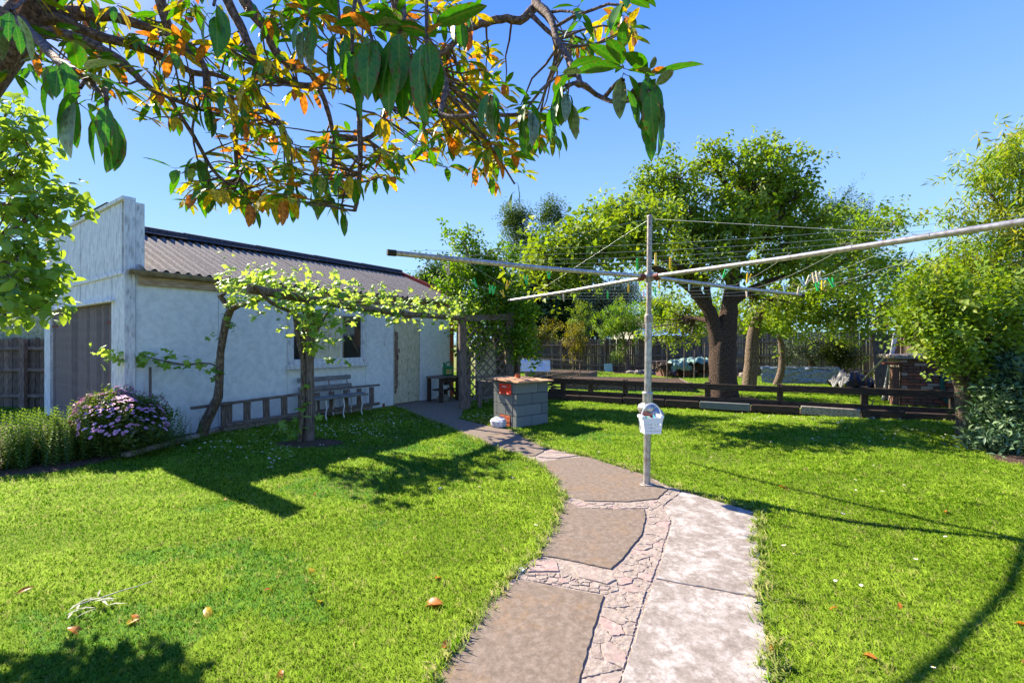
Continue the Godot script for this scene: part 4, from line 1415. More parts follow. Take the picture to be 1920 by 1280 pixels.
func build_pergola() -> void:
	var p1 := G(579, 826)
	var p2 := G(867, 768)
	var p3 := W(955, 10.7)
	var o := thing("pergola", "rough weathered timber pergola of posts and sagging beams beside the shed", "pergola", Transform3D(Basis(), p1))
	var b := MB.new()
	b.tube([Vector3(0, -0.05, 0), Vector3(0.01, 0.5, 0), Vector3(0.0, 1.1, 0.01), Vector3(0.02, 1.7, 0), Vector3(0.0, 2.2, 0)], [0.078, 0.074, 0.07, 0.068, 0.065], 12, true, 0.05, rng)
	part(o, "post", b.done(), M.timber_y)
	boxp(o, "splint", M.timber_y, Vector3(-0.085, 0.66, 0.01), Vector3(0.05, 1.3, 0.09), Vector3(0, 0.2, 0.01), 0.015)
	boxp(o, "splint", M.timber_y, Vector3(-0.085, 1.65, 0.0), Vector3(0.035, 0.7, 0.06), Vector3(0, 0.2, -0.02), 0.012)
	boxp(o, "post", M.timber_y, p2 - p1 + Vector3(0, 1.12, 0), Vector3(0.15, 2.25, 0.14), Vector3(0, 0.5, 0.012), 0.012)
	boxp(o, "post", M.timber_y, p3 - p1 + Vector3(0, 1.1, 0), Vector3(0.2, 2.2, 0.16), Vector3(0, 0.3, 0), 0.012)
	var a := Vector3(-3.58, 2.22, -6.18) - p1
	var e := p2 + UP * 2.0 - p1
	var m := MB.new()
	var pts := []
	var rad := []
	for i in 13:
		var t := i / 12.0
		pts.append(a.lerp(e, t) + UP * (-0.06 * sin(PI * t)) + Vector3(rng.randfn(), rng.randfn(), rng.randfn()) * 0.006)
		rad.append(0.065 - 0.01 * t)
	m.tube(pts, rad, 10, true, 0.05, rng)
	part(o, "beam", m.done(), M.timber_y)
	part(o, "beam", beam_mesh(e + Vector3(-0.1, 0, 0), p3 - p1 + Vector3(0.1, 2.08, 0), 0.09, 0.14, 0.01), M.timber_x)
	# a cross beam from the far post back to the shed wall
	part(o, "beam", beam_mesh(pts[8] + Vector3(0, -0.05, 0), pts[8] + Vector3(-1.2, 0.1, -0.8), 0.06, 0.08), M.timber_x)
	part(o, "beam", beam_mesh(pts[3] + Vector3(0, -0.03, 0), pts[3] + Vector3(-1.15, 0.12, -0.8), 0.06, 0.08), M.timber_x)
	# trellis between the far posts
	var tr := thing("lattice_trellis", "diagonal lattice trellis between the two far pergola posts", "trellis", Transform3D(Basis(), p2))
	var ax := (p3 - p2)
	var tw := ax.length()
	ax = ax.normalized()
	var th := 1.75
	for s in [1, -1]:
		var k := -th
		while k < tw:
			# line x = k + y (or mirrored) clipped to the rectangle
			var y0 := maxf(0.0, -k)
			var y1 := minf(th, tw - k)
			if y1 - y0 > 0.08:
				var x0 := k + y0
				var x1 := k + y1
				if s < 0:
					x0 = tw - x0
					x1 = tw - x1
				var off: Vector3 = Vector3(0, 0.12, 0) + ax.cross(UP) * (0.012 * s)
				part(tr, "slat", beam_mesh(ax * x0 + UP * y0 + off, ax * x1 + UP * y1 + off, 0.01, 0.032, 0.002), M.timber_x)
			k += 0.21
	part(tr, "rail", beam_mesh(ax * 0.08 + UP * 0.7, ax * tw + UP * 0.7, 0.04, 0.06), M.timber_x)
	part(tr, "rail", beam_mesh(ax * 0.08 + UP * 0.22, ax * tw + UP * 0.22, 0.04, 0.06), M.timber_x)
	for x in [0.16, 0.45]:
		boxp(tr, "short_post", M.timber_y, ax * x + Vector3(0, 0.3, 0.06), Vector3(0.08, 0.6, 0.07))
	# lean-to behind the trellis
	var lt := thing("lean_to", "ramshackle timber lean-to with cream panel behind the lattice trellis", "lean-to", flat_xf(W(905, 12.9), 0.6))
	boxp(lt, "panel", M.cream, Vector3(0.12, 0.85, 0), Vector3(0.75, 1.5, 0.04))
	boxp(lt, "panel", M.timber_y, Vector3(-0.6, 0.95, 0.02), Vector3(0.4, 1.9, 0.04))
	boxp(lt, "panel", M.dark_rail, Vector3(0.9, 0.8, -0.1), Vector3(0.7, 1.6, 0.04))
	part(lt, "roof_sheet", corrugated(1.5, 14, 0.14, 0.022), M.roof_sheet, Transform3D(Basis.from_euler(Vector3(0.12, 0, -0.12)), Vector3(-0.8, 1.98, -0.9)))
	for x in [-0.8, 0.5, 1.2]:
		boxp(lt, "post", M.timber_y, Vector3(x, 0.95, 0.06), Vector3(0.09, 1.9, 0.09))
	boxp(lt, "rail", M.timber_x, Vector3(0.2, 1.72, 0.09), Vector3(2.1, 0.1, 0.04))
	boxp(lt, "crate", M.timber_x, Vector3(-0.15, 0.22, 0.45), Vector3(0.5, 0.4, 0.35))
	boxp(lt, "drum", M.tarp_black, Vector3(0.45, 0.3, 0.4), Vector3(0.45, 0.55, 0.4), Vector3.ZERO, 0.05)
	boxp(lt, "leaning_sheet", M.white_iron, Vector3(0.62, 0.62, 0.35), Vector3(0.22, 1.2, 0.02), Vector3(0.15, 0, -0.1))
	# work table with the green can
	var wt := G(838, 753)
	var tb := thing("work_table", "small dark timber work table against the shed end", "table", flat_xf(wt, shed_turn))
	boxp(tb, "top", M.timber_x, Vector3(0, 0.62, -0.12), Vector3(0.72, 0.045, 0.5))
	for s in [[-0.3, 0.08], [0.3, 0.08], [-0.3, -0.32], [0.3, -0.32]]:
		boxp(tb, "leg", M.dark_rail, Vector3(s[0], 0.3, s[1]), Vector3(0.08, 0.6, 0.08))
	boxp(tb, "rail", M.dark_rail, Vector3(0, 0.54, 0.09), Vector3(0.66, 0.1, 0.03))
	boxp(tb, "shelf", M.dark_rail, Vector3(0.05, 0.3, -0.12), Vector3(0.56, 0.03, 0.34))
	tubep(tb, "brace", M.dark_rail, [Vector3(-0.1, 0.55, 0.1), Vector3(0.28, 0.02, 0.16)], [0.035, 0.035], 5)
	rough_stone("dark_stone", "dark rounded stone on the ground under the work table", tb.transform * Vector3(-0.02, 0.0, -0.1), Vector3(0.3, 0.2, 0.22), M.stone_grey)
	boxp(thing("white_tub", "small white plastic tub on the shelf of the work table", "tub", tb.transform * flat_xf(Vector3(-0.08, 0.32, -0.02))), "tub", M.white_plastic, Vector3(0, 0.05, 0), Vector3(0.16, 0.1, 0.12), Vector3.ZERO, 0.02)
	var can := thing("weedkiller_can", "green plastic can with handle and yellowish label on the work table", "jerry can", tb.transform * flat_xf(Vector3(0.12, 0.645, -0.08), -0.5))
	boxp(can, "body", M.can_green, Vector3(0, 0.12, 0), Vector3(0.26, 0.24, 0.15), Vector3.ZERO, 0.03)
	var hd := MB.new()
	var hp := []
	for i in 9:
		var t := PI * i / 8.0
		hp.append(Vector3(0.02 + cos(t) * 0.08, 0.24 + sin(t) * 0.1, 0))
	hd.tube(hp, [0.018], 8)
	part(can, "handle", hd.done(), M.can_green)
	tubep(can, "spout", M.can_green, [Vector3(-0.09, 0.22, 0), Vector3(-0.11, 0.33, 0)], [0.03, 0.022], 8)
	boxp(can, "label", M.can_label, Vector3(0.0, 0.1, 0.077), Vector3(0.15, 0.12, 0.003), Vector3.ZERO, 0.0)

	# ---- grape vines
	for i in 4:
		vine_meshes.append(vine_leaf(0.132, 300 + i, Color.WHITE))
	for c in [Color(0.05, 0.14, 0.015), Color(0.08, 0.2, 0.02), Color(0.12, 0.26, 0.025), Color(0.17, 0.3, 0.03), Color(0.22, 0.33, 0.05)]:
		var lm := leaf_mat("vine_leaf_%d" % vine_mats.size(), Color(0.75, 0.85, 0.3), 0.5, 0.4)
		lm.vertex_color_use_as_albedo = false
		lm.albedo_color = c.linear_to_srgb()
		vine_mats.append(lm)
	var v := thing("grape_vine", "leafy grape vine climbing the log post and running along the pergola beam", "vine", Transform3D(Basis(), p1))
	var w := MB.new()
	w.tube(bend(Vector3(-0.1, 0, 0.09), Vector3(-0.05, 1.2, 0.09), 6, 0.02) + bend(Vector3(-0.06, 1.25, 0.08), Vector3(-0.2, 1.9, 0.03), 4, 0.05) + bend(Vector3(-0.25, 1.95, 0.03), a + Vector3(0.1, 0.05, 0.05), 4, 0.08), [0.032, 0.032, 0.032, 0.032, 0.03, 0.03, 0.03, 0.03, 0.036, 0.035, 0.034, 0.033, 0.03, 0.028, 0.026, 0.024], 8, true, 0.12, rng)
	w.tube(bend(Vector3(0.1, 1.6, 0.06), Vector3(0.35, 2.12, -0.35), 4, 0.08), [0.03, 0.028, 0.024, 0.02, 0.018], 6)
	for k in 3:
		w.tube(bend(pts[1 + k * 3] + UP * 0.06, pts[mini(12, 5 + k * 3)] + UP * 0.1, 8, 0.03), [0.02, 0.018, 0.016, 0.015, 0.014, 0.013, 0.012, 0.011, 0.01], 5)
	part(v, "trunk", w.done(), M.bark_smooth)
	var ll := []
	for i in 13:
		var pp: Vector3 = pts[i] + p1
		vine_leaves_at(ll, p1, pp + UP * 0.13, Vector3(0.36, 0.24, 0.34), 30 if i > 2 else 24)
		for k in 2:
			# upright new shoots
			var top := pp + Vector3(rng.randfn() * 0.15, rng.randf_range(0.25, 0.5), rng.randfn() * 0.15)
			vine_leaves_at(ll, p1, top, Vector3(0.08, 0.14, 0.08), 5, 0.62)
	vine_leaves_at(ll, p1, p1 + Vector3(0.12, 1.95, 0.05), Vector3(0.46, 0.36, 0.4), 120)
	vine_leaves_at(ll, p1, p1 + Vector3(0.22, 1.65, 0.1), Vector3(0.32, 0.32, 0.3), 55)
	vine_leaves_at(ll, p1, p1 + Vector3(-0.35, 2.15, 0.2), Vector3(0.45, 0.26, 0.34), 70)
	vine_leaves_at(ll, p1, p1 + Vector3(-0.16, 0.22, 0.12), Vector3(0.22, 0.2, 0.18), 24, 0.9)
	vine_leaves_at(ll, p1, p1 + Vector3(0.0, 0.62, 0.12), Vector3(0.1, 0.3, 0.06), 7, 1.0)
	leafy(v, ll, vine_meshes, vine_mats, 290)
	# old vine against the wall
	var gb := W(380, 7.12)
	var v2 := thing("grape_vine", "old twisted grape vine trunk standing against the white shed wall", "vine", Transform3D(Basis(), gb))
	var dd := -gb.z
	var tp := []
	for q in [[376, 818], [384, 792], [400, 765], [408, 745], [410, 720], [411, 690], [413, 660], [419, 625], [424, 600], [432, 580], [448, 572], [470, 568], [490, 560], [512, 545]]:
		tp.append(P(q[0], q[1], dd - 0.02 * tp.size()) - gb)
	tp[0].y = -0.03
	var wb := MB.new()
	wb.tube(tp, [0.085, 0.08, 0.075, 0.062, 0.06, 0.055, 0.052, 0.055, 0.05, 0.05, 0.035, 0.03, 0.025, 0.02], 9, true, 0.14, rng)
	wb.tube([tp[9], tp[9] + Vector3(-0.09, 0.12, 0), tp[9] + Vector3(-0.14, 0.2, 0.03), tp[9] + Vector3(-0.06, 0.24, 0.04)], [0.045, 0.045, 0.04, 0.025], 7, true, 0.1, rng)
	var side := []
	for q in [[406, 686], [395, 682], [375, 680], [350, 684], [325, 683], [300, 675], [270, 668], [240, 672], [205, 676], [185, 662], [170, 655]]:
		side.append(P(q[0], q[1], dd - 0.05 - 0.06 * side.size()) - gb)
	wb.tube(side, [0.014, 0.013, 0.012, 0.011, 0.01, 0.009, 0.008, 0.007, 0.006, 0.004, 0.003], 5)
	wb.tube([side[3] + Vector3(0, 0, 0), side[5] + Vector3(-0.02, -0.0, 0)], [0.01, 0.01], 5)
	part(v2, "trunk", wb.done(), M.bark_smooth)
	var l2 := []
	for i in range(3, 10):
		vine_leaves_at(l2, gb, side[i] + gb + Vector3(0, 0.04, 0), Vector3(0.16, 0.12, 0.12), 9 if i < 9 else 4, 0.95)
	vine_leaves_at(l2, gb, side[0] + gb + Vector3(0.05, -0.02, 0.05), Vector3(0.15, 0.16, 0.12), 12, 0.9)
	vine_leaves_at(l2, gb, P(430, 600, dd - 0.15), Vector3(0.14, 0.12, 0.1), 9, 0.8)
	vine_leaves_at(l2, gb, P(398, 633, dd - 0.15), Vector3(0.08, 0.08, 0.06), 4, 0.6)
	vine_leaves_at(l2, gb, P(424, 530, dd - 0.4), Vector3(0.16, 0.14, 0.14), 26, 0.9)
	vine_leaves_at(l2, gb, P(450, 560, dd - 0.4), Vector3(0.22, 0.1, 0.14), 24, 0.9)
	vine_leaves_at(l2, gb, P(478, 525, dd - 0.5), Vector3(0.2, 0.16, 0.16), 30, 0.9)
	leafy(v2, l2, vine_meshes, vine_mats, 220)
	var sk := part(self, "vine_stake", tube_mesh([Vector3.ZERO, Vector3(0.0, 1.12, 0)], [0.02, 0.018], 6), M.timber_y, Transform3D(Basis(), W(281, 6.75)))
	meta(sk, "thin pale stake propping the side shoot of the wall vine", "stake")

# ---------------------------------------------------------------- bench, ladder, bricks
func build_bench_and_ladder() -> void:
	var T := flat_xf(shed_at, shed_turn)
	var la := wall_pt(357, 757, 0.3).x
	var lb := wall_pt(714, 728, 0.3).x
	var lad := thing("old_ladder", "old grey timber ladder lying on its side along the shed wall", "ladder", T * flat_xf(Vector3(la, 0, 0.3)))
	var len := lb - la
	part(lad, "rail", beam_mesh(Vector3(0, 0.47, 0), Vector3(len * 0.55, 0.52, -0.03), 0.045, 0.045), M.timber_x)
	part(lad, "rail", beam_mesh(Vector3(len * 0.5, 0.555, -0.03), Vector3(len, 0.54, -0.05), 0.045, 0.04), M.timber_x)
	part(lad, "rail", beam_mesh(Vector3(0.5, 0.13, 0), Vector3(len, 0.13, -0.05), 0.045, 0.06), M.timber_x)
	var n := 10
	for i in n:
		var x := 0.52 + (len - 0.75) * i / (n - 1.0)
		boxp(lad, "rung", M.timber_y, Vector3(x, 0.31, -0.025), Vector3(0.17 if i == 0 else 0.11, 0.4, 0.03), Vector3(0, 0, rng.randfn() * 0.02))
	var be := thing("garden_bench", "weathered grey slatted bench with curved white iron legs by the shed", "bench", T * flat_xf(Vector3(2.42, 0, 0.62)))
	var bl := 1.25
	for i in 3:
		boxp(be, "seat_slat", M.bench_slat, Vector3(bl * 0.5 + 0.05 * i, 0.42, -0.02 - i * 0.13), Vector3(bl, 0.035, 0.11), Vector3(0, 0, rng.randfn() * 0.006), 0.006)
	for i in 2:
		boxp(be, "back_slat", M.bench_slat, Vector3(bl * 0.48, 0.59 + i * 0.17, -0.44 - i * 0.035), Vector3(bl - 0.08, 0.09, 0.028), Vector3(-0.2, 0, rng.randfn() * 0.01), 0.006)
	for x in [0.3, 0.68, 1.1]:
		for s in [0.0, -0.34]:
			tubep(be, "leg", M.white_iron, [Vector3(x, 0.0, s + 0.03), Vector3(x, 0.1, s - 0.01), Vector3(x + 0.01, 0.25, s + 0.015), Vector3(x, 0.405, s - 0.01)], [0.014, 0.012, 0.014, 0.017], 6)
		tubep(be, "back_iron", M.rust_iron, [Vector3(x, 0.4, -0.36), Vector3(x, 0.6, -0.46), Vector3(x, 0.82, -0.51)], [0.01, 0.01, 0.008], 5)
	# bricks by the door
	var spots := [[692, 764, 0.3], [700, 761, 0.9], [683, 768, 1.4], [712, 762, 0.1]]
	for s in spots:
		var br := part(self, "loose_brick", box_mesh(Vector3(0.23, 0.076, 0.11), 0.006), M.brick_red, Transform3D(Basis(UP, s[2]), G(s[0], s[1]) + UP * 0.04))
		meta(br, "loose red brick on the ground by the shed wall near the bench", "brick", "bricks by the shed wall")

# ---------------------------------------------------------------- clothes hoist
func build_hoist() -> void:
	var base := G(1213, 911)
	base.y = 0.02
	var o := thing("clothes_hoist", "galvanised rotary clothes hoist with four long arms standing on the path edge", "clothesline", Transform3D(Basis(), base))
	var lean := 0.03
	var Y := func(py: float) -> float: return EYE - (py - 640.0) / F * -base.z - base.y
	var hub_y: float = Y.call(519)
	var at := func(y: float) -> Vector3: return Vector3(lean * y / 2.7, y, 0)
	var b := MB.new()
	b.tube([at.call(-0.03), at.call(Y.call(800)), at.call(Y.call(598))], [0.036, 0.036, 0.036], 20)
	part(o, "mast", b.done(), M.galv)
	part(o, "foot_plate", disc(0.075, 0.008), M.galv_dull, Transform3D(Basis(), Vector3(0, 0.0, 0)))
	part(o, "collar", lathed([[0.037, 0], [0.042, 0.01], [0.042, 0.075], [0.037, 0.085], [0.028, 0.09]]), M.galv_dull, Transform3D(Basis(), at.call(Y.call(605))))
	b = MB.new()
	b.tube([at.call(Y.call(600)), at.call(Y.call(408))], [0.026, 0.026], 16)
	part(o, "inner_mast", b.done(), M.galv_dull)
	part(o, "cap", lathed([[0.027, 0], [0.03, 0.005], [0.03, 0.02], [0.012, 0.03], [0.001, 0.031]]), M.galv_dull, Transform3D(Basis(), at.call(Y.call(408))))
	# gear housing with crank
	var gy: float = Y.call(775)
	var gb := thing_part(o, "gear_housing")
	part(gb, "sleeve", lathed([[0.037, 0.08], [0.05, 0.085], [0.052, 0.2], [0.056, 0.205], [0.056, 0.225], [0.037, 0.228]]), M.galv, Transform3D(Basis(), at.call(gy)))
	part(gb, "casing", lathed([[0.04, -0.12], [0.06, -0.1], [0.066, -0.02], [0.09, 0.02], [0.104, 0.055], [0.092, 0.09], [0.06, 0.11], [0.04, 0.115]], 20), M.galv, Transform3D(Basis(), at.call(gy)))
	part(gb, "wheel_cover", lathed([[0.002, 0.07], [0.05, 0.066], [0.082, 0.03], [0.084, -0.02], [0.04, -0.03]], 20), M.galv, Transform3D(Basis.from_euler(Vector3(PI * 0.5, 0, 0)) , at.call(gy - 0.015) + Vector3(0.065, 0, 0.06)))
	var cr := thing_part(o, "crank")
	tubep(cr, "shaft", M.rust_iron, [at.call(gy) + Vector3(-0.1, 0.01, 0.08), at.call(gy) + Vector3(0.01, -0.005, 0.14)], [0.018, 0.022], 8)
	tubep(cr, "arm", M.galv_dull, [at.call(gy) + Vector3(0.01, -0.01, 0.14), at.call(gy) + Vector3(0.0, -0.1, 0.145), at.call(gy) + Vector3(-0.01, -0.16, 0.145)], [0.014, 0.012, 0.012], 6)
	tubep(cr, "bolt", M.rust_iron, [at.call(gy) + Vector3(0.1, -0.01, 0.1), at.call(gy) + Vector3(0.1, -0.01, 0.15)], [0.022, 0.02], 8)
	# hub and arms
	part(o, "hub", lathed([[0.03, -0.05], [0.045, -0.045], [0.05, 0.0], [0.045, 0.045], [0.03, 0.05]]), M.galv_dull, Transform3D(Basis(), at.call(hub_y)))
	var hub: Vector3 = at.call(hub_y)
	var ends := [P(737, 474, 3.44) - base, P(957, 563, 7.18) - base, P(1503, 553, 6.0) - base, P(2010, 402, 2.32) - base]
	var arms := []
	for i in 4:
		var e: Vector3 = ends[i]
		var m := MB.new()
		var dir := (e - hub).normalized()
		m.tube([hub + dir * 0.03, hub.lerp(e, 0.5) + Vector3(0, -0.012, 0), e], [0.021, 0.021, 0.021], 14)
		var arm := part(o, "arm", m.done(), M.galv)
		var cap := MB.new()
		cap.tube([e - dir * 0.02, e + dir * 0.045], [0.025, 0.025], 12)
		part(arm, "end_cap", cap.done(), M.black_rubber)
		var cl := MB.new()
		cl.tube([hub + dir * 0.07, hub + dir * 0.13], [0.028, 0.028], 10)
		part(arm, "clamp", cl.done(), M.rust_iron)
		arms.append([hub, e])
		# stay wire from the mast head
		var sw := MB.new()
		sw.tube([at.call(Y.call(410)), hub.lerp(e, 0.78) + UP * 0.02], [0.0013, 0.0013], 5)
		part(o, "stay_wire", sw.done(), M.wire)
	for k in 5:
		var t := 0.36 + k * 0.148
		for i in 4:
			var a: Vector3 = hub.lerp(ends[i], t) + UP * 0.028
			var c: Vector3 = hub.lerp(ends[(i + 1) % 4], t) + UP * 0.028
			var pts := []
			for j in 7:
				var u := j / 6.0
				pts.append(a.lerp(c, u) - UP * (0.05 * t * 4.0 * u * (1.0 - u)))
			var m := MB.new()
			m.tube(pts, [0.0013], 5, false)
			part(o, "clothes_line", m.done(), M.wire)
	# pegs on the lines: [side, line, where along, colour]
	var pegs := [[0, 4, 0.22, "wood"], [0, 3, 0.55, "yellow"], [0, 4, 0.62, "green"], [0, 4, 0.66, "green"], [0, 4, 0.8, "yellow"], [0, 2, 0.45, "green"], [0, 4, 0.45, "green"], [0, 1, 0.3, "green"], [1, 3, 0.35, "green"], [1, 3, 0.5, "pink"], [1, 4, 0.2, "wood"], [1, 1, 0.4, "yellow"], [1, 0, 0.6, "yellow"], [1, 2, 0.55, "green"], [1, 1, 0.75, "blue"], [2, 4, 0.2, "green"], [2, 4, 0.24, "yellow"], [2, 4, 0.31, "green"], [2, 3, 0.1, "blue"], [2, 3, 0.4, "wood"], [2, 3, 0.43, "wood"], [2, 3, 0.3, "blue"], [2, 3, 0.34, "wood"], [2, 1, 0.3, "yellow"], [3, 1, 0.5, "yellow"], [3, 0, 0.4, "yellow"], [3, 0, 0.6, "green"], [2, 0, 0.5, "green"], [1, 4, 0.85, "wood"], [2, 4, 0.03, "wood"]]
	var colour_word := {"green": "bright green plastic", "yellow": "yellow plastic", "wood": "pale bare timber", "pink": "pink plastic", "blue": "pale blue plastic"}
	var proto := {}
	for g in pegs:
		var t: float = 0.36 + g[1] * 0.148
		var a: Vector3 = hub.lerp(ends[g[0]], t) + UP * 0.028
		var c: Vector3 = hub.lerp(ends[(g[0] + 1) % 4], t) + UP * 0.028
		var u: float = g[2]
		var p := base + a.lerp(c, u) - UP * (0.05 * t * 4.0 * u * (1.0 - u))
		var dir := (c - a).normalized()
		var xf := Transform3D(Basis(dir, UP, dir.cross(UP)) * Basis(Vector3.RIGHT, rng.randf_range(-0.5, 0.5)).scaled(Vector3.ONE * 1.25), p)
		if not proto.has(g[3]):
			var n := thing("clothes_peg", colour_word[g[3]] + " clothes peg clipped on a hoist line", "clothes peg", xf, g[3] + " pegs on the hoist")
			for s in [-1, 1]:
				boxp(n, "prong", M["peg_" + g[3]], Vector3(0, 0.012, s * 0.0085), Vector3(0.014, 0.085, 0.009), Vector3(s * 0.16, 0, 0), 0.002)
			tubep(n, "spring", M.wire, [Vector3(-0.009, 0.012, 0), Vector3(0.009, 0.012, 0)], [0.006, 0.006], 6)
			proto[g[3]] = n
		else:
			var n: Node3D = proto[g[3]].duplicate()
			n.name = numbered("clothes_peg")
			add_child(n)
			n.transform = xf
	# peg basket hung on the crank
	var bc := P(1220, 797, -base.z - 0.2)
	var bk := thing("peg_basket", "white plastic peg basket with hoop handle hanging on the hoist crank", "basket", Transform3D(Basis(UP, 0.15), bc))
	var m := MB.new()
	var tw := 0.205
	var bw := 0.165
	var hh := 0.15
	var dp := 0.11
	# walls as strips with rows of holes on the front and back
	for s in [-1, 1]:
		for r in 9:
			var y := -hh * 0.5 + hh * (r + 0.5) / 9.0
			var wd := lerpf(bw, tw, (r + 0.5) / 9.0)
			if r in [1, 3, 5]:
				for c in 12:
					m.box(Transform3D(Basis(), Vector3(wd * ((c + 0.5) / 12.0 - 0.5), y, s * dp * 0.5)), Vector3(wd / 12.0 * 0.5, hh / 9.0 + 0.001, 0.003), 0.0)
			else:
				m.box(Transform3D(Basis(), Vector3(0, y, s * dp * 0.5)), Vector3(wd, hh / 9.0 + 0.001, 0.004), 0.0)
		m.box(Transform3D(Basis.from_euler(Vector3(0, 0, -s * 0.13)), Vector3(s * (bw + tw) * 0.25, 0, 0)), Vector3(0.004, hh, dp), 0.0)
		m.box(Transform3D(Basis(), Vector3(s * tw * 0.47, hh * 0.5 + 0.012, 0)), Vector3(0.035, 0.03, dp + 0.01), 0.005)
		m.box(Transform3D(Basis(), Vector3(0, hh * 0.5, s * dp * 0.5)), Vector3(tw + 0.01, 0.012, 0.012), 0.003)
	m.box(Transform3D(Basis(), Vector3(0, -hh * 0.5, 0)), Vector3(bw, 0.004, dp), 0.0)
	part(bk, "body", m.done(), M.white_plastic)
	var hpts := []
	for i in 15:
		var t := PI * i / 14.0
		hpts.append(Vector3(cos(t) * tw * 0.52, hh * 0.45 + sin(t) * 0.15, 0.02))
	var hm := MB.new()
	hm.tube(hpts, [0.006], 8)
	part(bk, "handle", hm.done(), M.white_plastic)
	for i in 9:
		var pg := boxp(bk, "stored_peg", M[["cyan_plastic", "peg_green", "peg_wood"][i % 3]], Vector3(rng.randf_range(-0.05, 0.05), hh * 0.28 + rng.randf_range(-0.02, 0.03), rng.randf_range(-0.03, 0.03)), Vector3(0.012, 0.08, 0.014), Vector3(rng.randfn() * 0.5, rng.randf() * 3.0, rng.randfn() * 0.8), 0.002)

func lathed(prof: Array, sides := 16) -> ArrayMesh:
	var b := MB.new()
	var p := []
	for q in prof:
		p.append(Vector2(q[0], q[1]))
	b.lathe(p, Transform3D(), sides)
	return b.done()

func disc(r: float, h: float) -> ArrayMesh:
	return lathed([[r, 0], [r, h], [0.001, h + 0.001]], 18)

# ---------------------------------------------------------------- trees and shrubs
func blob(px: float, py: float, d: float, rx: float, ry: float, n: int, rd := 0.0) -> Array:
	var k := d / F
	return [P(px, py, d), Vector3(rx * k, ry * k, (rd if rd > 0.0 else rx * 0.85) * k), n]

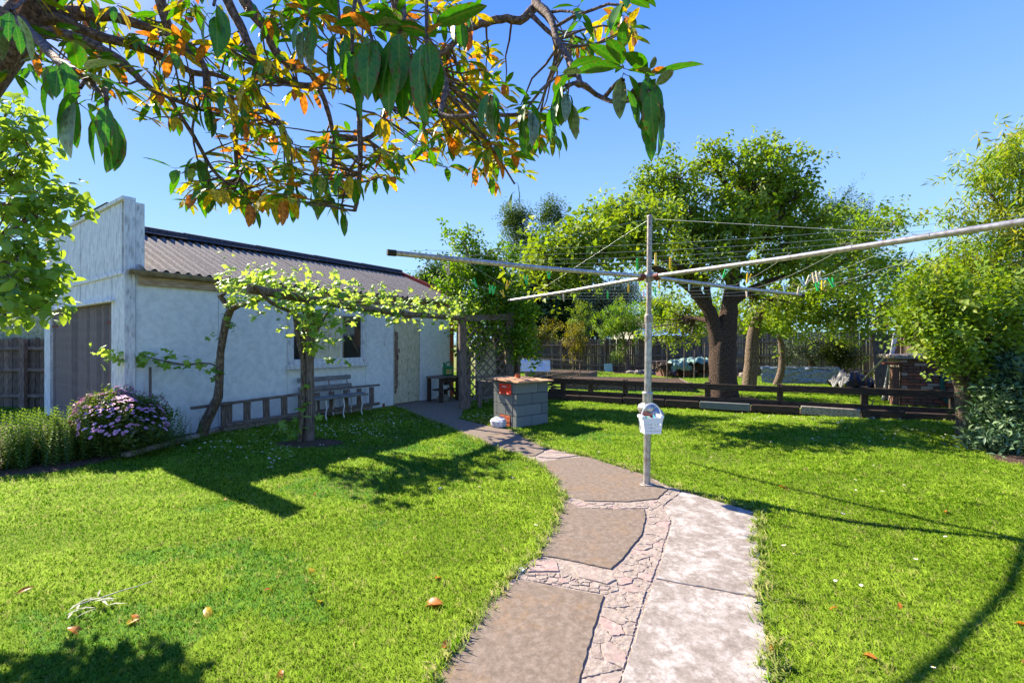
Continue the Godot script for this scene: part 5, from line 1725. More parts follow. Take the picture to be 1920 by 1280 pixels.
func build_trees() -> void:
	var broad := sprig(8, 0.125, 0.082, 0.26, 0.5, 11)
	var broad_big := sprig(8, 0.14, 0.085, 0.3, 0.5, 12)
	var small := sprig(9, 0.085, 0.05, 0.24, 0.3, 13)
	var narrow := sprig(9, 0.15, 0.032, 0.22, 0.75, 14)
	var fine := sprig(16, 0.075, 0.022, 0.3, 0.1, 15)
	var far_leaf := sprig(10, 0.13, 0.075, 0.4, 0.3, 16)
	var far_fine := sprig(14, 0.12, 0.04, 0.45, 0.2, 17)
	var dark_leaf := sprig(8, 0.11, 0.034, 0.2, 0.0, 18)
	var green := [Color(0.23, 0.36, 0.04), Color(0.28, 0.41, 0.055), Color(0.35, 0.45, 0.08), Color(0.17, 0.29, 0.03)]
	var fresh := [Color(0.16, 0.32, 0.03), Color(0.22, 0.37, 0.035), Color(0.12, 0.27, 0.025), Color(0.28, 0.4, 0.05)]
	var deep := [Color(0.075, 0.13, 0.035), Color(0.095, 0.155, 0.045), Color(0.11, 0.18, 0.05)]

	# --- big pear tree behind the rails
	var t0 := W(1357, 11.9)
	var d := 11.9
	var big := tree("pear_tree", "large spreading fruit tree with thick rough forked trunk behind the rails", "tree",
		[[t0 - UP * 0.1, 0.44], [t0 + Vector3(0, 0.25, 0), 0.36], [P(1355, 700, d), 0.33], [P(1356, 650, d), 0.33], [P(1364, 610, d), 0.24], [P(1370, 560, d), 0.19], [P(1376, 520, d), 0.16], [P(1380, 480, d), 0.12]],
		[blob(1290, 400, d, 85, 70, 50) + [P(1330, 570, d)], blob(1400, 335, d, 95, 60, 57) + [P(1380, 480, d)], blob(1460, 410, d + 0.4, 80, 75, 54) + [P(1376, 500, d)], blob(1340, 470, d - 0.4, 90, 60, 54) + [P(1370, 540, d)], blob(1190, 440, d - 2.0, 90, 65, 54) + [P(1300, 520, d)], blob(1100, 470, d - 3.0, 75, 65, 45) + [P(1200, 480, d - 1.5)], blob(1035, 490, d - 3.3, 45, 55, 25) + [P(1180, 470, d - 1.8)], blob(1480, 490, d - 0.3, 75, 55, 39) + [P(1376, 520, d)], blob(1260, 510, d, 60, 40, 14) + [P(1300, 530, d)], blob(1270, 600, d + 1.4, 55, 45, 25) + [P(1340, 610, d)], blob(1420, 560, d + 0.8, 80, 45, 19) + [P(1372, 540, d)], blob(1330, 300, d, 35, 30, 9) + [P(1385, 400, d)], blob(1440, 285, d, 25, 24, 8) + [P(1400, 380, d)], blob(1255, 335, d, 55, 38, 22) + [P(1300, 440, d)], blob(1490, 345, d, 48, 42, 22) + [P(1440, 430, d)], blob(1150, 410, d - 1.8, 60, 40, 22) + [P(1200, 470, d - 1.5)], blob(1525, 425, d + 0.3, 45, 45, 20) + [P(1450, 470, d)], blob(1390, 410, d - 0.6, 80, 45, 26) + [P(1380, 480, d)], blob(1215, 365, d, 40, 35, 12) + [P(1270, 440, d)]],
		{"sprig": broad, "mat": M.leaf, "cols": green + [Color(0.3, 0.38, 0.08)], "per": 6, "spread": 0.24, "scale": 1.0, "twigs": 0.9}, M.bark_rough, "", 0.09)
	var lb := MB.new()
	var rel := func(px, py, dd): return P(px, py, dd) - t0
	lb.tube([rel.call(1350, 660, d), rel.call(1342, 610, d), rel.call(1330, 575, d), rel.call(1300, 535, d), rel.call(1270, 515, d + 0.2), rel.call(1230, 495, d - 0.9), rel.call(1180, 470, d - 1.8)], [0.24, 0.2, 0.16, 0.14, 0.11, 0.08, 0.05], 10, true, 0.07, rng)
	lb.tube([rel.call(1305, 535, d), rel.call(1300, 500, d), rel.call(1316, 470, d), rel.call(1296, 420, d)], [0.13, 0.11, 0.09, 0.05], 8, true, 0.07, rng)
	lb.tube([rel.call(1372, 560, d), rel.call(1400, 540, d - 0.2), rel.call(1440, 520, d - 0.3), rel.call(1490, 505, d - 0.4)], [0.13, 0.11, 0.08, 0.05], 8, true, 0.07, rng)
	part(big, "limb", lb.done(), M.bark_rough)

	# --- second fruit tree
	var t1 := G(1405, 733)
	var d1 := -t1.z
	tree("plum_tree", "leafy fruit tree with slimmer pale trunk right of the thick one", "tree",
		[[t1 - UP * 0.1, 0.26], [t1 + Vector3(0, 0.2, 0), 0.2], [P(1409, 680, d1), 0.19], [P(1412, 630, d1), 0.17], [P(1424, 590, d1), 0.13], [P(1450, 560, d1), 0.1]],
		[blob(1530, 470, d1, 80, 60, 34), blob(1600, 450, d1, 70, 55, 34), blob(1650, 500, d1, 50, 55, 24), blob(1560, 550, d1 - 0.6, 90, 50, 40), blob(1480, 575, d1 - 0.4, 70, 40, 26), blob(1630, 590, d1 - 0.3, 70, 45, 30), blob(1690, 408, d1, 28, 16, 8), blob(1540, 600, d1 - 0.2, 70, 30, 20), blob(1400, 600, d1 + 0.5, 40, 30, 8)],
		{"sprig": broad_big, "mat": M.leaf, "cols": green, "per": 6, "spread": 0.28, "scale": 1.0, "twigs": 0.8}, M.bark_smooth, "", 0.07)

	# --- dark tree behind it
	tree("olive_tree", "dark dense small-leaved tree rising behind the fruit trees", "tree",
		[[W(1600, 20.5), 0.2], [W(1600, 20.5) + UP * 2.0, 0.16], [P(1598, 500, 20.5), 0.1]],
		[blob(1575, 400, 20.5, 50, 48, 44), blob(1620, 420, 20.5, 40, 50, 36), blob(1600, 480, 20.5, 70, 50, 34), blob(1690, 500, 20.5, 25, 30, 10)],
		{"sprig": far_fine, "mat": M.leaf_dark, "cols": deep, "per": 9, "spread": 0.25, "scale": 0.8}, M.bark_smooth, "", 0.06)

	# --- tree growing through the trellis
	var t2 := W(938, 11.0)
	var d2 := 11.0
	tree("apricot_tree", "light green young tree growing through the pergola trellis", "tree",
		[[t2, 0.12], [P(938, 690, d2), 0.1], [P(932, 640, d2), 0.09], [P(922, 590, d2), 0.07], [P(915, 540, d2), 0.05]],
		[blob(865, 450, d2, 28, 24, 12), blob(885, 500, d2, 48, 42, 32), blob(930, 520, d2 + 0.2, 55, 42, 32), blob(905, 570, d2 - 0.1, 65, 30, 34), blob(965, 575, d2, 30, 38, 18), blob(970, 635, d2 - 0.3, 20, 42, 16), blob(985, 655, d2 - 0.3, 14, 24, 7), blob(895, 655, d2 - 0.5, 22, 20, 8), blob(950, 480, d2 + 0.3, 45, 30, 16), blob(835, 545, d2, 20, 30, 7), blob(925, 620, d2 - 0.4, 40, 28, 14), blob(975, 600, d2 - 0.2, 26, 40, 16), blob(880, 610, d2 - 0.3, 24, 22, 8)],
		{"sprig": broad, "mat": M.leaf_fresh, "cols": fresh, "per": 5, "spread": 0.17, "scale": 0.85}, M.bark_smooth, "", 0.035)
	# --- far trees behind
	var far := [["gum_tree", "tall bluish gum tree crown far behind the clothes hoist", 34.0, [blob(970, 415, 34, 26, 24, 22), blob(1035, 405, 34, 24, 24, 18), blob(985, 455, 34, 40, 30, 24)], far_fine, deep + [Color(0.07, 0.11, 0.05)], 0.9],
		["cypress_tree", "dark evergreen mass behind the yellow shrubs", 30.0, [blob(1010, 540, 30, 60, 50, 50), blob(1060, 570, 30, 55, 55, 50), blob(960, 570, 30, 50, 50, 40), blob(1075, 510, 30, 30, 30, 16), blob(1000, 620, 30, 60, 24, 34), blob(1080, 622, 30, 50, 24, 30)], far_leaf, [Color(0.05, 0.1, 0.035), Color(0.065, 0.12, 0.04)], 1.15],
		["far_tree", "bluish green tree crown just above the far shed roof end", 26.0, [blob(815, 520, 26, 22, 24, 16), blob(845, 530, 26, 30, 40, 24), blob(870, 580, 26, 40, 40, 20)], far_leaf, [Color(0.06, 0.13, 0.05), Color(0.08, 0.16, 0.06)], 0.9],
		["silver_shrub", "rounded silvery grey-green shrub beyond the back fence", 29.0, [blob(1130, 580, 29, 40, 42, 50), blob(1160, 555, 29, 40, 30, 36), blob(1120, 610, 29, 34, 30, 26)], far_fine, [Color(0.22, 0.24, 0.14), Color(0.28, 0.29, 0.18), Color(0.17, 0.2, 0.11)], 0.8],
		["neighbour_tree", "green neighbouring tree showing between the big trunk limbs", 33.0, [blob(1240, 580, 33, 40, 26, 20), blob(1330, 600, 33, 40, 30, 22), blob(1440, 610, 33, 60, 30, 26)], far_leaf, green, 1.0]]
	for f in far:
		var g := P((f[3][0][0].x / f[2]) * F + 960.0, 640, f[2])
		g.y = 0
		tree(f[0], f[1], "shrub" if f[0] == "silver_shrub" else "tree", [[g, 0.2], [g + UP * 1.5, 0.16], [g + UP * 2.4, 0.1]], f[3], {"sprig": f[4], "mat": M.leaf_silver if f[0] == "silver_shrub" else (M.leaf_dark if f[0] == "cypress_tree" else M.leaf), "cols": f[5], "per": 14, "spread": 0.45, "scale": f[6] * 1.9}, M.bark_smooth, "", 0.06)

	# --- small trees in front of the back fence
	var c0 := G(1176, 698)
	var dc := -c0.z
	tree("citrus_tree", "small round green citrus tree in front of the back fence", "tree",
		[[c0, 0.12], [P(1176, 680, dc), 0.1], [P(1170, 660, dc), 0.09], [P(1178, 640, dc), 0.08]],
		[blob(1165, 605, dc, 45, 30, 44), blob(1200, 610, dc, 26, 26, 20), blob(1150, 620, dc, 26, 18, 14), blob(1170, 575, dc, 20, 14, 8), blob(1160, 655, dc, 8, 20, 6)],
		{"sprig": far_leaf, "mat": M.leaf, "cols": fresh, "per": 7, "spread": 0.2, "scale": 0.75}, M.bark_smooth, "", 0.04)
	for s in [[1015, 697, 622, 40, 30, "yellowish bushy shrub on two thin bare stems by the raised bed"], [1075, 694, 632, 20, 36, "thin bronze and yellow shrub beside the small raised bed"], [1085, 690, 590, 22, 40, "sparse upright green sapling near the back fence"]]:
		var g := G(s[0], s[1])
		var dd := -g.z
		tree("garden_shrub", s[5], "shrub", [[g, 0.035], [g + UP * 0.6, 0.03], [g + UP * 1.1, 0.025]],
			[blob(s[0], s[2], dd, s[3], s[4], 18), blob(s[0] + 8, s[2] + 18, dd, s[3] * 0.8, s[4] * 0.6, 12)],
			{"sprig": small, "mat": M.leaf_fresh, "cols": [Color(0.3, 0.3, 0.05), Color(0.25, 0.27, 0.05), Color(0.3, 0.22, 0.06)] if s[0] < 1080 else green, "per": 6, "spread": 0.18, "scale": 1.2}, M.bark_smooth, "shrubs by the raised beds", 0.015)

	# --- dark shrubs on the right under the trees
	var g2 := W(1518, 17.0)
	tree("camellia_shrub", "gnarled dark shrub with bare twisted stems behind the grey tarp", "shrub",
		[[g2, 0.12], [g2 + Vector3(0.1, 0.6, 0), 0.1], [g2 + Vector3(-0.1, 1.2, 0), 0.08]],
		[blob(1500, 655, 17, 30, 24, 22), blob(1530, 640, 17, 34, 26, 26), blob(1480, 668, 17, 18, 14, 8), blob(1540, 670, 17, 26, 20, 14)],
		{"sprig": far_fine, "mat": M.leaf_dark, "cols": [Color(0.06, 0.1, 0.035), Color(0.08, 0.1, 0.05), Color(0.07, 0.12, 0.035)], "per": 6, "spread": 0.2, "scale": 0.7}, M.bark_smooth, "", 0.05)
	var g3 := W(1575, 16.6)
	tree("hebe_shrub", "yellow-green tufted shrub standing at the end of the grey tarp", "shrub",
		[[g3, 0.08], [g3 + UP * 0.5, 0.06], [g3 + UP * 0.9, 0.05]],
		[blob(1570, 655, 16.6, 22, 18, 22), blob(1580, 675, 16.6, 22, 20, 18), blob(1555, 663, 16.6, 12, 10, 7)],
		{"sprig": small, "mat": M.leaf, "cols": [Color(0.12, 0.16, 0.03), Color(0.08, 0.12, 0.03)], "per": 7, "spread": 0.14, "scale": 1.1}, M.bark_smooth, "", 0.03)
	var g4 := W(1456, 15.5)
	tree("pollarded_trunk", "bare pollarded trunk standing by the grey tarp", "tree", [[g4, 0.12], [P(1466, 690, 15.5), 0.11], [P(1466, 650, 15.5), 0.1], [P(1460, 628, 15.5), 0.06]],
		[blob(1462, 612, 15.5, 16, 12, 5)], {"sprig": broad, "mat": M.leaf_fresh, "cols": fresh, "per": 6, "spread": 0.15}, M.bark_smooth, "", 0.03)
	var g5 := W(1655, 14.0)
	tree("dry_shrub", "reddish brown dried shrub above the paling fence corner", "shrub", [[g5, 0.05], [g5 + UP * 1.2, 0.04], [P(1660, 610, 14.0), 0.03]],
		[blob(1664, 590, 14, 20, 22, 16), blob(1648, 607, 14, 16, 8, 6)], {"sprig": small, "mat": M.leaf, "cols": [Color(0.16, 0.06, 0.025), Color(0.22, 0.09, 0.04)], "per": 7, "spread": 0.12}, M.bark_smooth, "", 0.02)

	# --- right-hand trees
	var t3 := G(1815, 818)
	var d3 := -t3.z
	var lop := tree("lopped_tree", "small leafy tree with lopped fork and pale trunk at the rail fence end", "tree",
		[[t3 - UP * 0.05, 0.13], [P(1812, 780, d3), 0.11], [P(1808, 735, d3), 0.105], [P(1810, 705, d3), 0.12], [P(1826, 680, d3), 0.07], [P(1838, 650, d3), 0.05]],
		[blob(1790, 585, d3, 80, 50, 40), blob(1860, 560, d3 + 0.3, 70, 55, 40), blob(1735, 555, d3 + 0.2, 60, 45, 26), blob(1765, 635, d3 - 0.2, 60, 30, 24), blob(1850, 630, d3 - 0.1, 50, 34, 20), blob(1715, 605, d3, 50, 30, 16), blob(1790, 680, d3 - 0.2, 40, 18, 9), blob(1905, 610, d3, 45, 60, 24)],
		{"sprig": small, "mat": M.leaf, "cols": green, "per": 6, "spread": 0.17, "scale": 1.0}, M.bark_smooth, "", 0.03)
	part(lop, "branch_stub", tube_mesh([P(1808, 722, d3) - t3, P(1797, 705, d3 - 0.05) - t3, P(1790, 692, d3 - 0.1) - t3], [0.075, 0.075, 0.068], 10), M.bark_smooth, Transform3D(Basis(), UP * 0.05))
	tree("peach_tree", "peach tree with long narrow drooping leaves over the right fence", "tree",
		[[W(1960, 8.2), 0.12], [P(1955, 700, 8.2), 0.1], [P(1945, 600, 8.2), 0.08], [P(1930, 500, 8.2), 0.06], [P(1925, 420, 8.2), 0.05]],
		[blob(1895, 300, 8.2, 50, 40, 30), blob(1930, 260, 8.2, 40, 30, 16), blob(1845, 330, 8.2, 36, 12, 9), blob(1900, 380, 8.2, 50, 45, 28), blob(1880, 450, 8.2, 55, 40, 30), blob(1820, 490, 8.4, 55, 45, 34), blob(1890, 520, 8.2, 60, 40, 36), blob(1770, 525, 8.6, 45, 35, 22), blob(1800, 408, 8.4, 30, 24, 8), blob(1725, 545, 8.8, 40, 30, 16)],
		{"sprig": narrow, "mat": M.leaf_fresh, "cols": [Color(0.22, 0.38, 0.04), Color(0.3, 0.44, 0.05), Color(0.38, 0.47, 0.08), Color(0.42, 0.38, 0.09)], "per": 5, "spread": 0.2, "scale": 0.95}, M.bark_smooth, "", 0.03)
	# tall reed clump
	var rd := thing("giant_reed", "tall arching reed clump standing behind the lopped tree", "reed", Transform3D(Basis(), W(1755, 13.0)))
	var cane := MB.new()
	var blades := MB.new()
	for i in 16:
		var top := Vector3(rng.randfn() * 0.7, rng.randf_range(2.9, 4.0), rng.randfn() * 0.5)
		var foot := Vector3(top.x * 0.3, 0, top.z * 0.3)
		cane.tube(bend(foot, top, 5, 0.03), [0.018, 0.016, 0.014, 0.012, 0.009, 0.005], 5)
		for k in 16:
			var t := 0.35 + 0.65 * k / 15.0
			var p := foot.lerp(top, t)
			var aa := rng.randf() * TAU
			var g := rng.randf_range(0.8, 1.2)
			blades.col = Color(0.2 * g, 0.25 * g, 0.08 * g)
			add_leaf(blades, p, Vector3(cos(aa), rng.randf_range(-0.1, 1.2), sin(aa)).normalized(), UP, rng.randf_range(0.35, 0.6), 0.035, 0.2)
	part(rd, "cane", cane.done(), M.bark_smooth)
	part(rd, "blade", blades.done(), M.leaf, Transform3D(), "stuff")
	# dark glossy bush at the right edge
	var bb := W(1880, 5.9)
	tree("glossy_bush", "large dark glossy-leaved bush at the lawn edge before the fence", "bush",
		[[bb, 0.05], [bb + UP * 0.3, 0.05], [bb + UP * 0.5, 0.04]],
		[blob(1890, 785, 5.9, 48, 62, 80), blob(1918, 740, 5.9, 44, 60, 70), blob(1945, 820, 5.6, 60, 60, 70), blob(1870, 842, 5.6, 40, 28, 40), blob(1960, 740, 6.2, 60, 70, 50), blob(1895, 690, 6.3, 34, 34, 26)],
		{"sprig": dark_leaf, "mat": M.leaf_dark, "cols": [Color(0.07, 0.13, 0.06), Color(0.09, 0.16, 0.08), Color(0.12, 0.19, 0.1), Color(0.09, 0.15, 0.05)], "per": 9, "spread": 0.1, "scale": 0.9}, M.bark_smooth, "", 0.015)
	# trees beyond the fence on the right, outside of the lot
	tree("neighbour_tree", "dark leafy tree behind the sun-dappled right fence", "tree", [[W(1900, 15.5), 0.2], [W(1900, 15.5) + UP * 2.0, 0.15], [W(1900, 15.5) + UP * 3.0, 0.1]],
		[blob(1860, 560, 15.5, 60, 45, 30), blob(1930, 540, 15.5, 70, 60, 36), blob(1780, 590, 15.5, 50, 30, 18)],
		{"sprig": far_leaf, "mat": M.leaf_dark, "cols": deep, "per": 8, "spread": 0.3, "scale": 0.9}, M.bark_smooth)

	# --- left tree: individual leaves
	var t4 := Vector3(-5.3, 0, -3.75)
	var lo := thing("pear_sapling", "sunlit light green fruit tree reaching in before the shed parapet", "tree", Transform3D(Basis(), t4))
	var w := MB.new()
	var trunk := [Vector3(0, -0.05, 0), Vector3(0.05, 0.9, 0), Vector3(0.1, 1.7, 0.05), Vector3(0.15, 2.6, 0), Vector3(0.1, 3.4, 0)]
	w.tube(trunk, [0.1, 0.085, 0.07, 0.05, 0.03], 9, true, 0.05, rng)
	var leaves := []
	var meshes := []
	for i in 4:
		meshes.append(big_leaf(0.088, 0.054, 0.8, 0.3, 0.08, 500 + i, Color.WHITE, 5))
	var mats := []
	for c in [Color(0.055, 0.14, 0.016), Color(0.08, 0.19, 0.02), Color(0.12, 0.24, 0.025), Color(0.17, 0.29, 0.04)]:
		var lm := leaf_mat("sapling_leaf_%d" % mats.size(), Color(0.65, 0.75, 0.2), 0.45, 0.4)
		lm.vertex_color_use_as_albedo = false
		lm.albedo_color = c.linear_to_srgb()
		mats.append(lm)
	# ellipses of foliage in the picture: x, y, rx, ry, depth, clusters
	for e in [[40, 250, 55, 50, 3.70, 21], [20, 330, 80, 60, 3.78, 33], [110, 370, 55, 22, 3.61, 15], [60, 400, 60, 40, 3.61, 21], [60, 470, 55, 45, 3.53, 24], [90, 520, 30, 20, 3.53, 8], [30, 540, 60, 40, 3.44, 21], [60, 575, 60, 16, 3.44, 11], [-50, 380, 60, 90, 3.87, 28], [10, 590, 30, 10, 3.44, 4], [20, 200, 40, 20, 3.78, 5]]:
		var cen := P(e[0], e[1], e[4]) - t4
		var lp := bend(trunk[2 + rng.randi() % 2], cen, 6, 0.08)
		w.tube(lp, [0.03, 0.025, 0.022, 0.018, 0.014, 0.01, 0.006], 6, false)
		for k in e[5]:
			var q := rdir() * pow(rng.randf(), 0.5)
			var p: Vector3 = cen + Vector3(q.x * e[2], q.y * e[3], q.z * e[2] * 0.8) * e[4] / F
			w.tube([lp[3 + rng.randi() % 4], p], [0.006, 0.003], 4, false)
			for j in 7:
				var a := rng.randf() * TAU
				var dir := Vector3(cos(a), rng.randf_range(-1.1, 0.7), sin(a)).normalized()
				var nor := Vector3(rng.randfn() * 0.8, 1.0, rng.randfn() * 0.8)
				var pos := p + rdir() * 0.09
				var s := rng.randf_range(0.7, 1.2)
				leaves.append([leaf_xf(pos, dir, nor, s), rng.randi() % 4, rng.randi() % 4, s / (pos + t4).length()])
	part(lo, "trunk", w.done(), M.bark_smooth)
	leafy(lo, leaves, meshes, mats, 290)

# ---------------------------------------------------------------- left garden bed
func build_beds() -> void:
	var kerb_px := [[232, 860], [268, 849], [300, 841], [335, 832], [370, 822], [398, 813], [418, 806]]
	var pts := []
	for p in kerb_px:
		pts.append(G(p[0], p[1]))
	var k := thing("garden_kerb", "curved low concrete kerb round the bed at the shed corner", "kerb", Transform3D(Basis(), pts[0]))
	for i in pts.size() - 1:
		part(k, "kerb_stone", beam_mesh(pts[i] - pts[0] + UP * 0.035, pts[i + 1] - pts[0] + UP * 0.035, 0.1, 0.09, 0.012), M.stone_grey)
	soil_patch("bed_soil", ground_poly([[-60, 905], [100, 888], [232, 860], [300, 841], [398, 813], [418, 806], [330, 800], [262, 815], [120, 800], [-60, 790]]), 0.03)
	var ps := PackedVector2Array()
	var p1 := G(579, 832)
	for i in 14:
		var a := TAU * i / 14.0
		ps.append(Vector2(p1.x + cos(a) * 0.5, p1.z + sin(a) * 0.3))
	soil_patch("bare_soil", ps, 0.012)
	for s in [[1357, 11.9, 0.9], [1405, 14.2, 0.7]]:
		var c := W(s[0], s[1])
		var q := PackedVector2Array()
		for i in 14:
			q.append(Vector2(c.x + cos(TAU * i / 14.0) * s[2], c.z + sin(TAU * i / 14.0) * s[2] * 0.8))
		soil_patch("bare_soil", q, 0.012)
	soil_patch("bare_soil", ground_poly([[1150, 700], [1250, 705], [1340, 706], [1400, 706], [1400, 692], [1340, 690], [1180, 690], [1150, 692]]), 0.012)
	soil_patch("bare_soil", ground_poly([[1855, 862], [2040, 905], [2100, 820], [1850, 815]]), 0.17)
	# weeds at the foot of the wall
	for s in [[325, 812, 0.18], [362, 806, 0.16], [395, 802, 0.14]]:
		var c := G(s[0], s[1])
		tree("low_weed", "low dark green weed clump in the bed under the wall vine", "weed", [[c, 0.01], [c + UP * 0.04, 0.008], [c + UP * 0.06, 0.006]],
			[[c + UP * 0.09, Vector3(s[2], 0.07, s[2] * 0.7), 12]], {"sprig": sprig(10, 0.06, 0.035, 0.08, 0.1, 41), "mat": M.leaf_dark, "cols": [Color(0.04, 0.1, 0.02), Color(0.05, 0.12, 0.02)], "per": 4, "spread": 0.03, "twigs": 0.0}, M.bark_smooth, "weeds under the wall vine", 0.004)
	# flowering daisy bush
	var dc := P(222, 760, 6.05)
	var base := Vector3(dc.x, 0, dc.z)
	var cols := [Color(0.1, 0.18, 0.04), Color(0.14, 0.22, 0.05), Color(0.18, 0.22, 0.06)]
	var dz := tree("daisy_bush", "rounded bush covered in pink and mauve daisies at the shed corner", "flowering bush",
		[[base, 0.05], [base + UP * 0.25, 0.04], [base + UP * 0.45, 0.03]],
		[[base + Vector3(0, 0.42, 0), Vector3(0.5, 0.34, 0.42), 60], [base + Vector3(-0.08, 0.64, 0), Vector3(0.34, 0.2, 0.3), 40], [base + Vector3(0.28, 0.4, 0.1), Vector3(0.36, 0.34, 0.34), 30]],
		{"sprig": sprig(12, 0.055, 0.022, 0.12, 0.0, 42), "mat": M.leaf, "cols": cols, "per": 8, "spread": 0.07, "scale": 1.0}, M.bark_smooth, "", 0.012)
	var flower := MB.new()
	for i in 9:
		var a := TAU * i / 9.0
		flower.col = Color(1, 1, 1)
		add_leaf(flower, Vector3.ZERO, Vector3(cos(a), 0.12, sin(a)).normalized(), UP, 0.028, 0.014, 0.05)
	flower.col = Color(0.6, 0.35, 0.5)
	flower.box(Transform3D(Basis(), Vector3(0, 0.004, 0)), Vector3(0.01, 0.008, 0.01), 0.002)
	var fx := []
	var fc := []
	for i in 900:
		var q := rdir()
		q.y = absf(q.y) * 1.1 - 0.15
		var lump := 1.0 + 0.16 * sin(q.x * 7.0 + 1.0) * cos(q.z * 6.0)
		var p := Vector3(q.x * 0.55 * lump, 0.4 + q.y * 0.48 * lump, q.z * 0.5 * lump)
		if p.y < 0.22 or (p.y < 0.6 and rng.randf() < 0.5):
			continue
		var n := (Vector3(q.x, q.y + 0.7, q.z) + Vector3(-0.3, 0.2, -0.1)).normalized()
		fx.append(leaf_flat(p, n, rng.randf_range(0.7, 1.15)))
		var u := rng.randf()
		fc.append(Color(0.85, 0.34, 0.58).lerp(Color(0.86, 0.56, 0.76), u))
	multi(dz, "flowers", flower.done(), M.petal, fx, fc)
	# row of tall catmint-like plants
	var spike := MB.new()
	var r := RandomNumberGenerator.new()
	r.seed = 77
	for i in 44:
		var t := i / 43.0
		var a := i * 2.4
		var kk := r.randf_range(0.8, 1.2)
		spike.col = Color(kk, kk, kk * 0.9)
		add_leaf(spike, Vector3(0, 0.02 + t * 0.6, 0), Vector3(cos(a), 0.45 + t * 0.4, sin(a)).normalized(), UP, lerpf(0.06, 0.028, t), lerpf(0.034, 0.016, t), 0.2)
	var spike_mesh := spike.done()
	for i in 11:
		var t := i / 10.0
		var front := G(lerpf(-50, 270, t), lerpf(893, 846, t))
		var o := thing("mint_clump", "clump of upright leafy green mint stems beside the daisy bush", "plant", Transform3D(Basis(), front + Vector3(0, 0, -0.28)), "mint clumps along the bed")
		var xfs := []
		var cc := []
		for j in 46:
			var p := Vector3(rng.randfn() * 0.16, 0, rng.randfn() * 0.2)
			var b := Basis(Vector3(rng.randfn(), 0, rng.randfn()).normalized(), rng.randfn() * 0.16) * Basis(UP, rng.randf() * TAU)
			var hs := rng.randf_range(0.65, 1.12) * (0.82 if i > 7 else 1.0)
			xfs.append(Transform3D(b.scaled(Vector3(1, hs, 1)), p))
			var s := rng.randf()
			cc.append(Color(0.14, 0.25, 0.05).lerp(Color(0.26, 0.38, 0.12), s))
		multi(o, "stems", spike_mesh, M.leaf_fresh, xfs, cc)
		var w := MB.new()
		for j in 10:
			var p: Vector3 = xfs[j].origin
			w.tube([p, p + xfs[j].basis.y * 0.55], [0.004, 0.002], 4, false)
		part(o, "stalks", w.done(), M.hose_green)

func leaf_flat(p: Vector3, n: Vector3, s: float) -> Transform3D:
	var x := n.cross(Vector3(0.3, 0.1, 0.9)).normalized()
	return Transform3D(Basis(x, n, x.cross(n)).scaled(Vector3.ONE * s), p)

# ---------------------------------------------------------------- the big-leaved tree overhead
var avo_leaves := []
var avo_wood: MB

func avo_limb(px: Array, d0: float, d1: float, r0: float, r1: float) -> Array:
	var pts := []
	for i in px.size():
		pts.append(P(px[i][0], px[i][1], lerpf(d0, d1, float(i) / (px.size() - 1))))
	var sp := []
	var sr := []
	for i in pts.size() - 1:
		for k in 4:
			var t := k / 4.0
			sp.append(pts[i].cubic_interpolate(pts[i + 1], pts[maxi(i - 1, 0)], pts[mini(i + 2, pts.size() - 1)], t) + rdir() * r0 * 0.12)
			sr.append(lerpf(r0, r1, (i + t) / (pts.size() - 1)))
	sp.append(pts[-1])
	sr.append(r1)
	avo_wood.tube(sp, sr, 8, true, 0.08, rng)
	return sp

func avo_cluster(at: Vector3, axis: Vector3, n: int, size: float, droop: float, pal: Array) -> void:
	for i in n:
		var a := i * 2.4 + rng.randf_range(-0.3, 0.3)
		var t := rng.randf()
		var out := Vector3(cos(a), 0, sin(a))
		var dir := (out * lerpf(1.0, 0.28, droop) + Vector3(0, lerpf(0.35, -1.0, droop) + rng.randfn() * 0.15, 0)).normalized()
		if t > 0.85:
			dir = (out + Vector3(0, 0.3, 0)).normalized()
		var nor := (Vector3(out.x, 0.8, out.z) + rdir() * 0.25).normalized()
		var s := size * rng.randf_range(0.75, 1.15)
		var p := at + axis * (t - 0.5) * size * 0.7 + out * size * 0.1
		# leaf stalk
		avo_wood.tube([at + axis * (t - 0.5) * size * 0.7, p + dir * size * 0.06], [size * 0.012, size * 0.008], 4, false)
		avo_leaves.append([leaf_xf(p + dir * size * 0.05, dir, nor, s), rng.randi() % 8, pal[rng.randi() % pal.size()], s / maxf(0.4, p.length())])

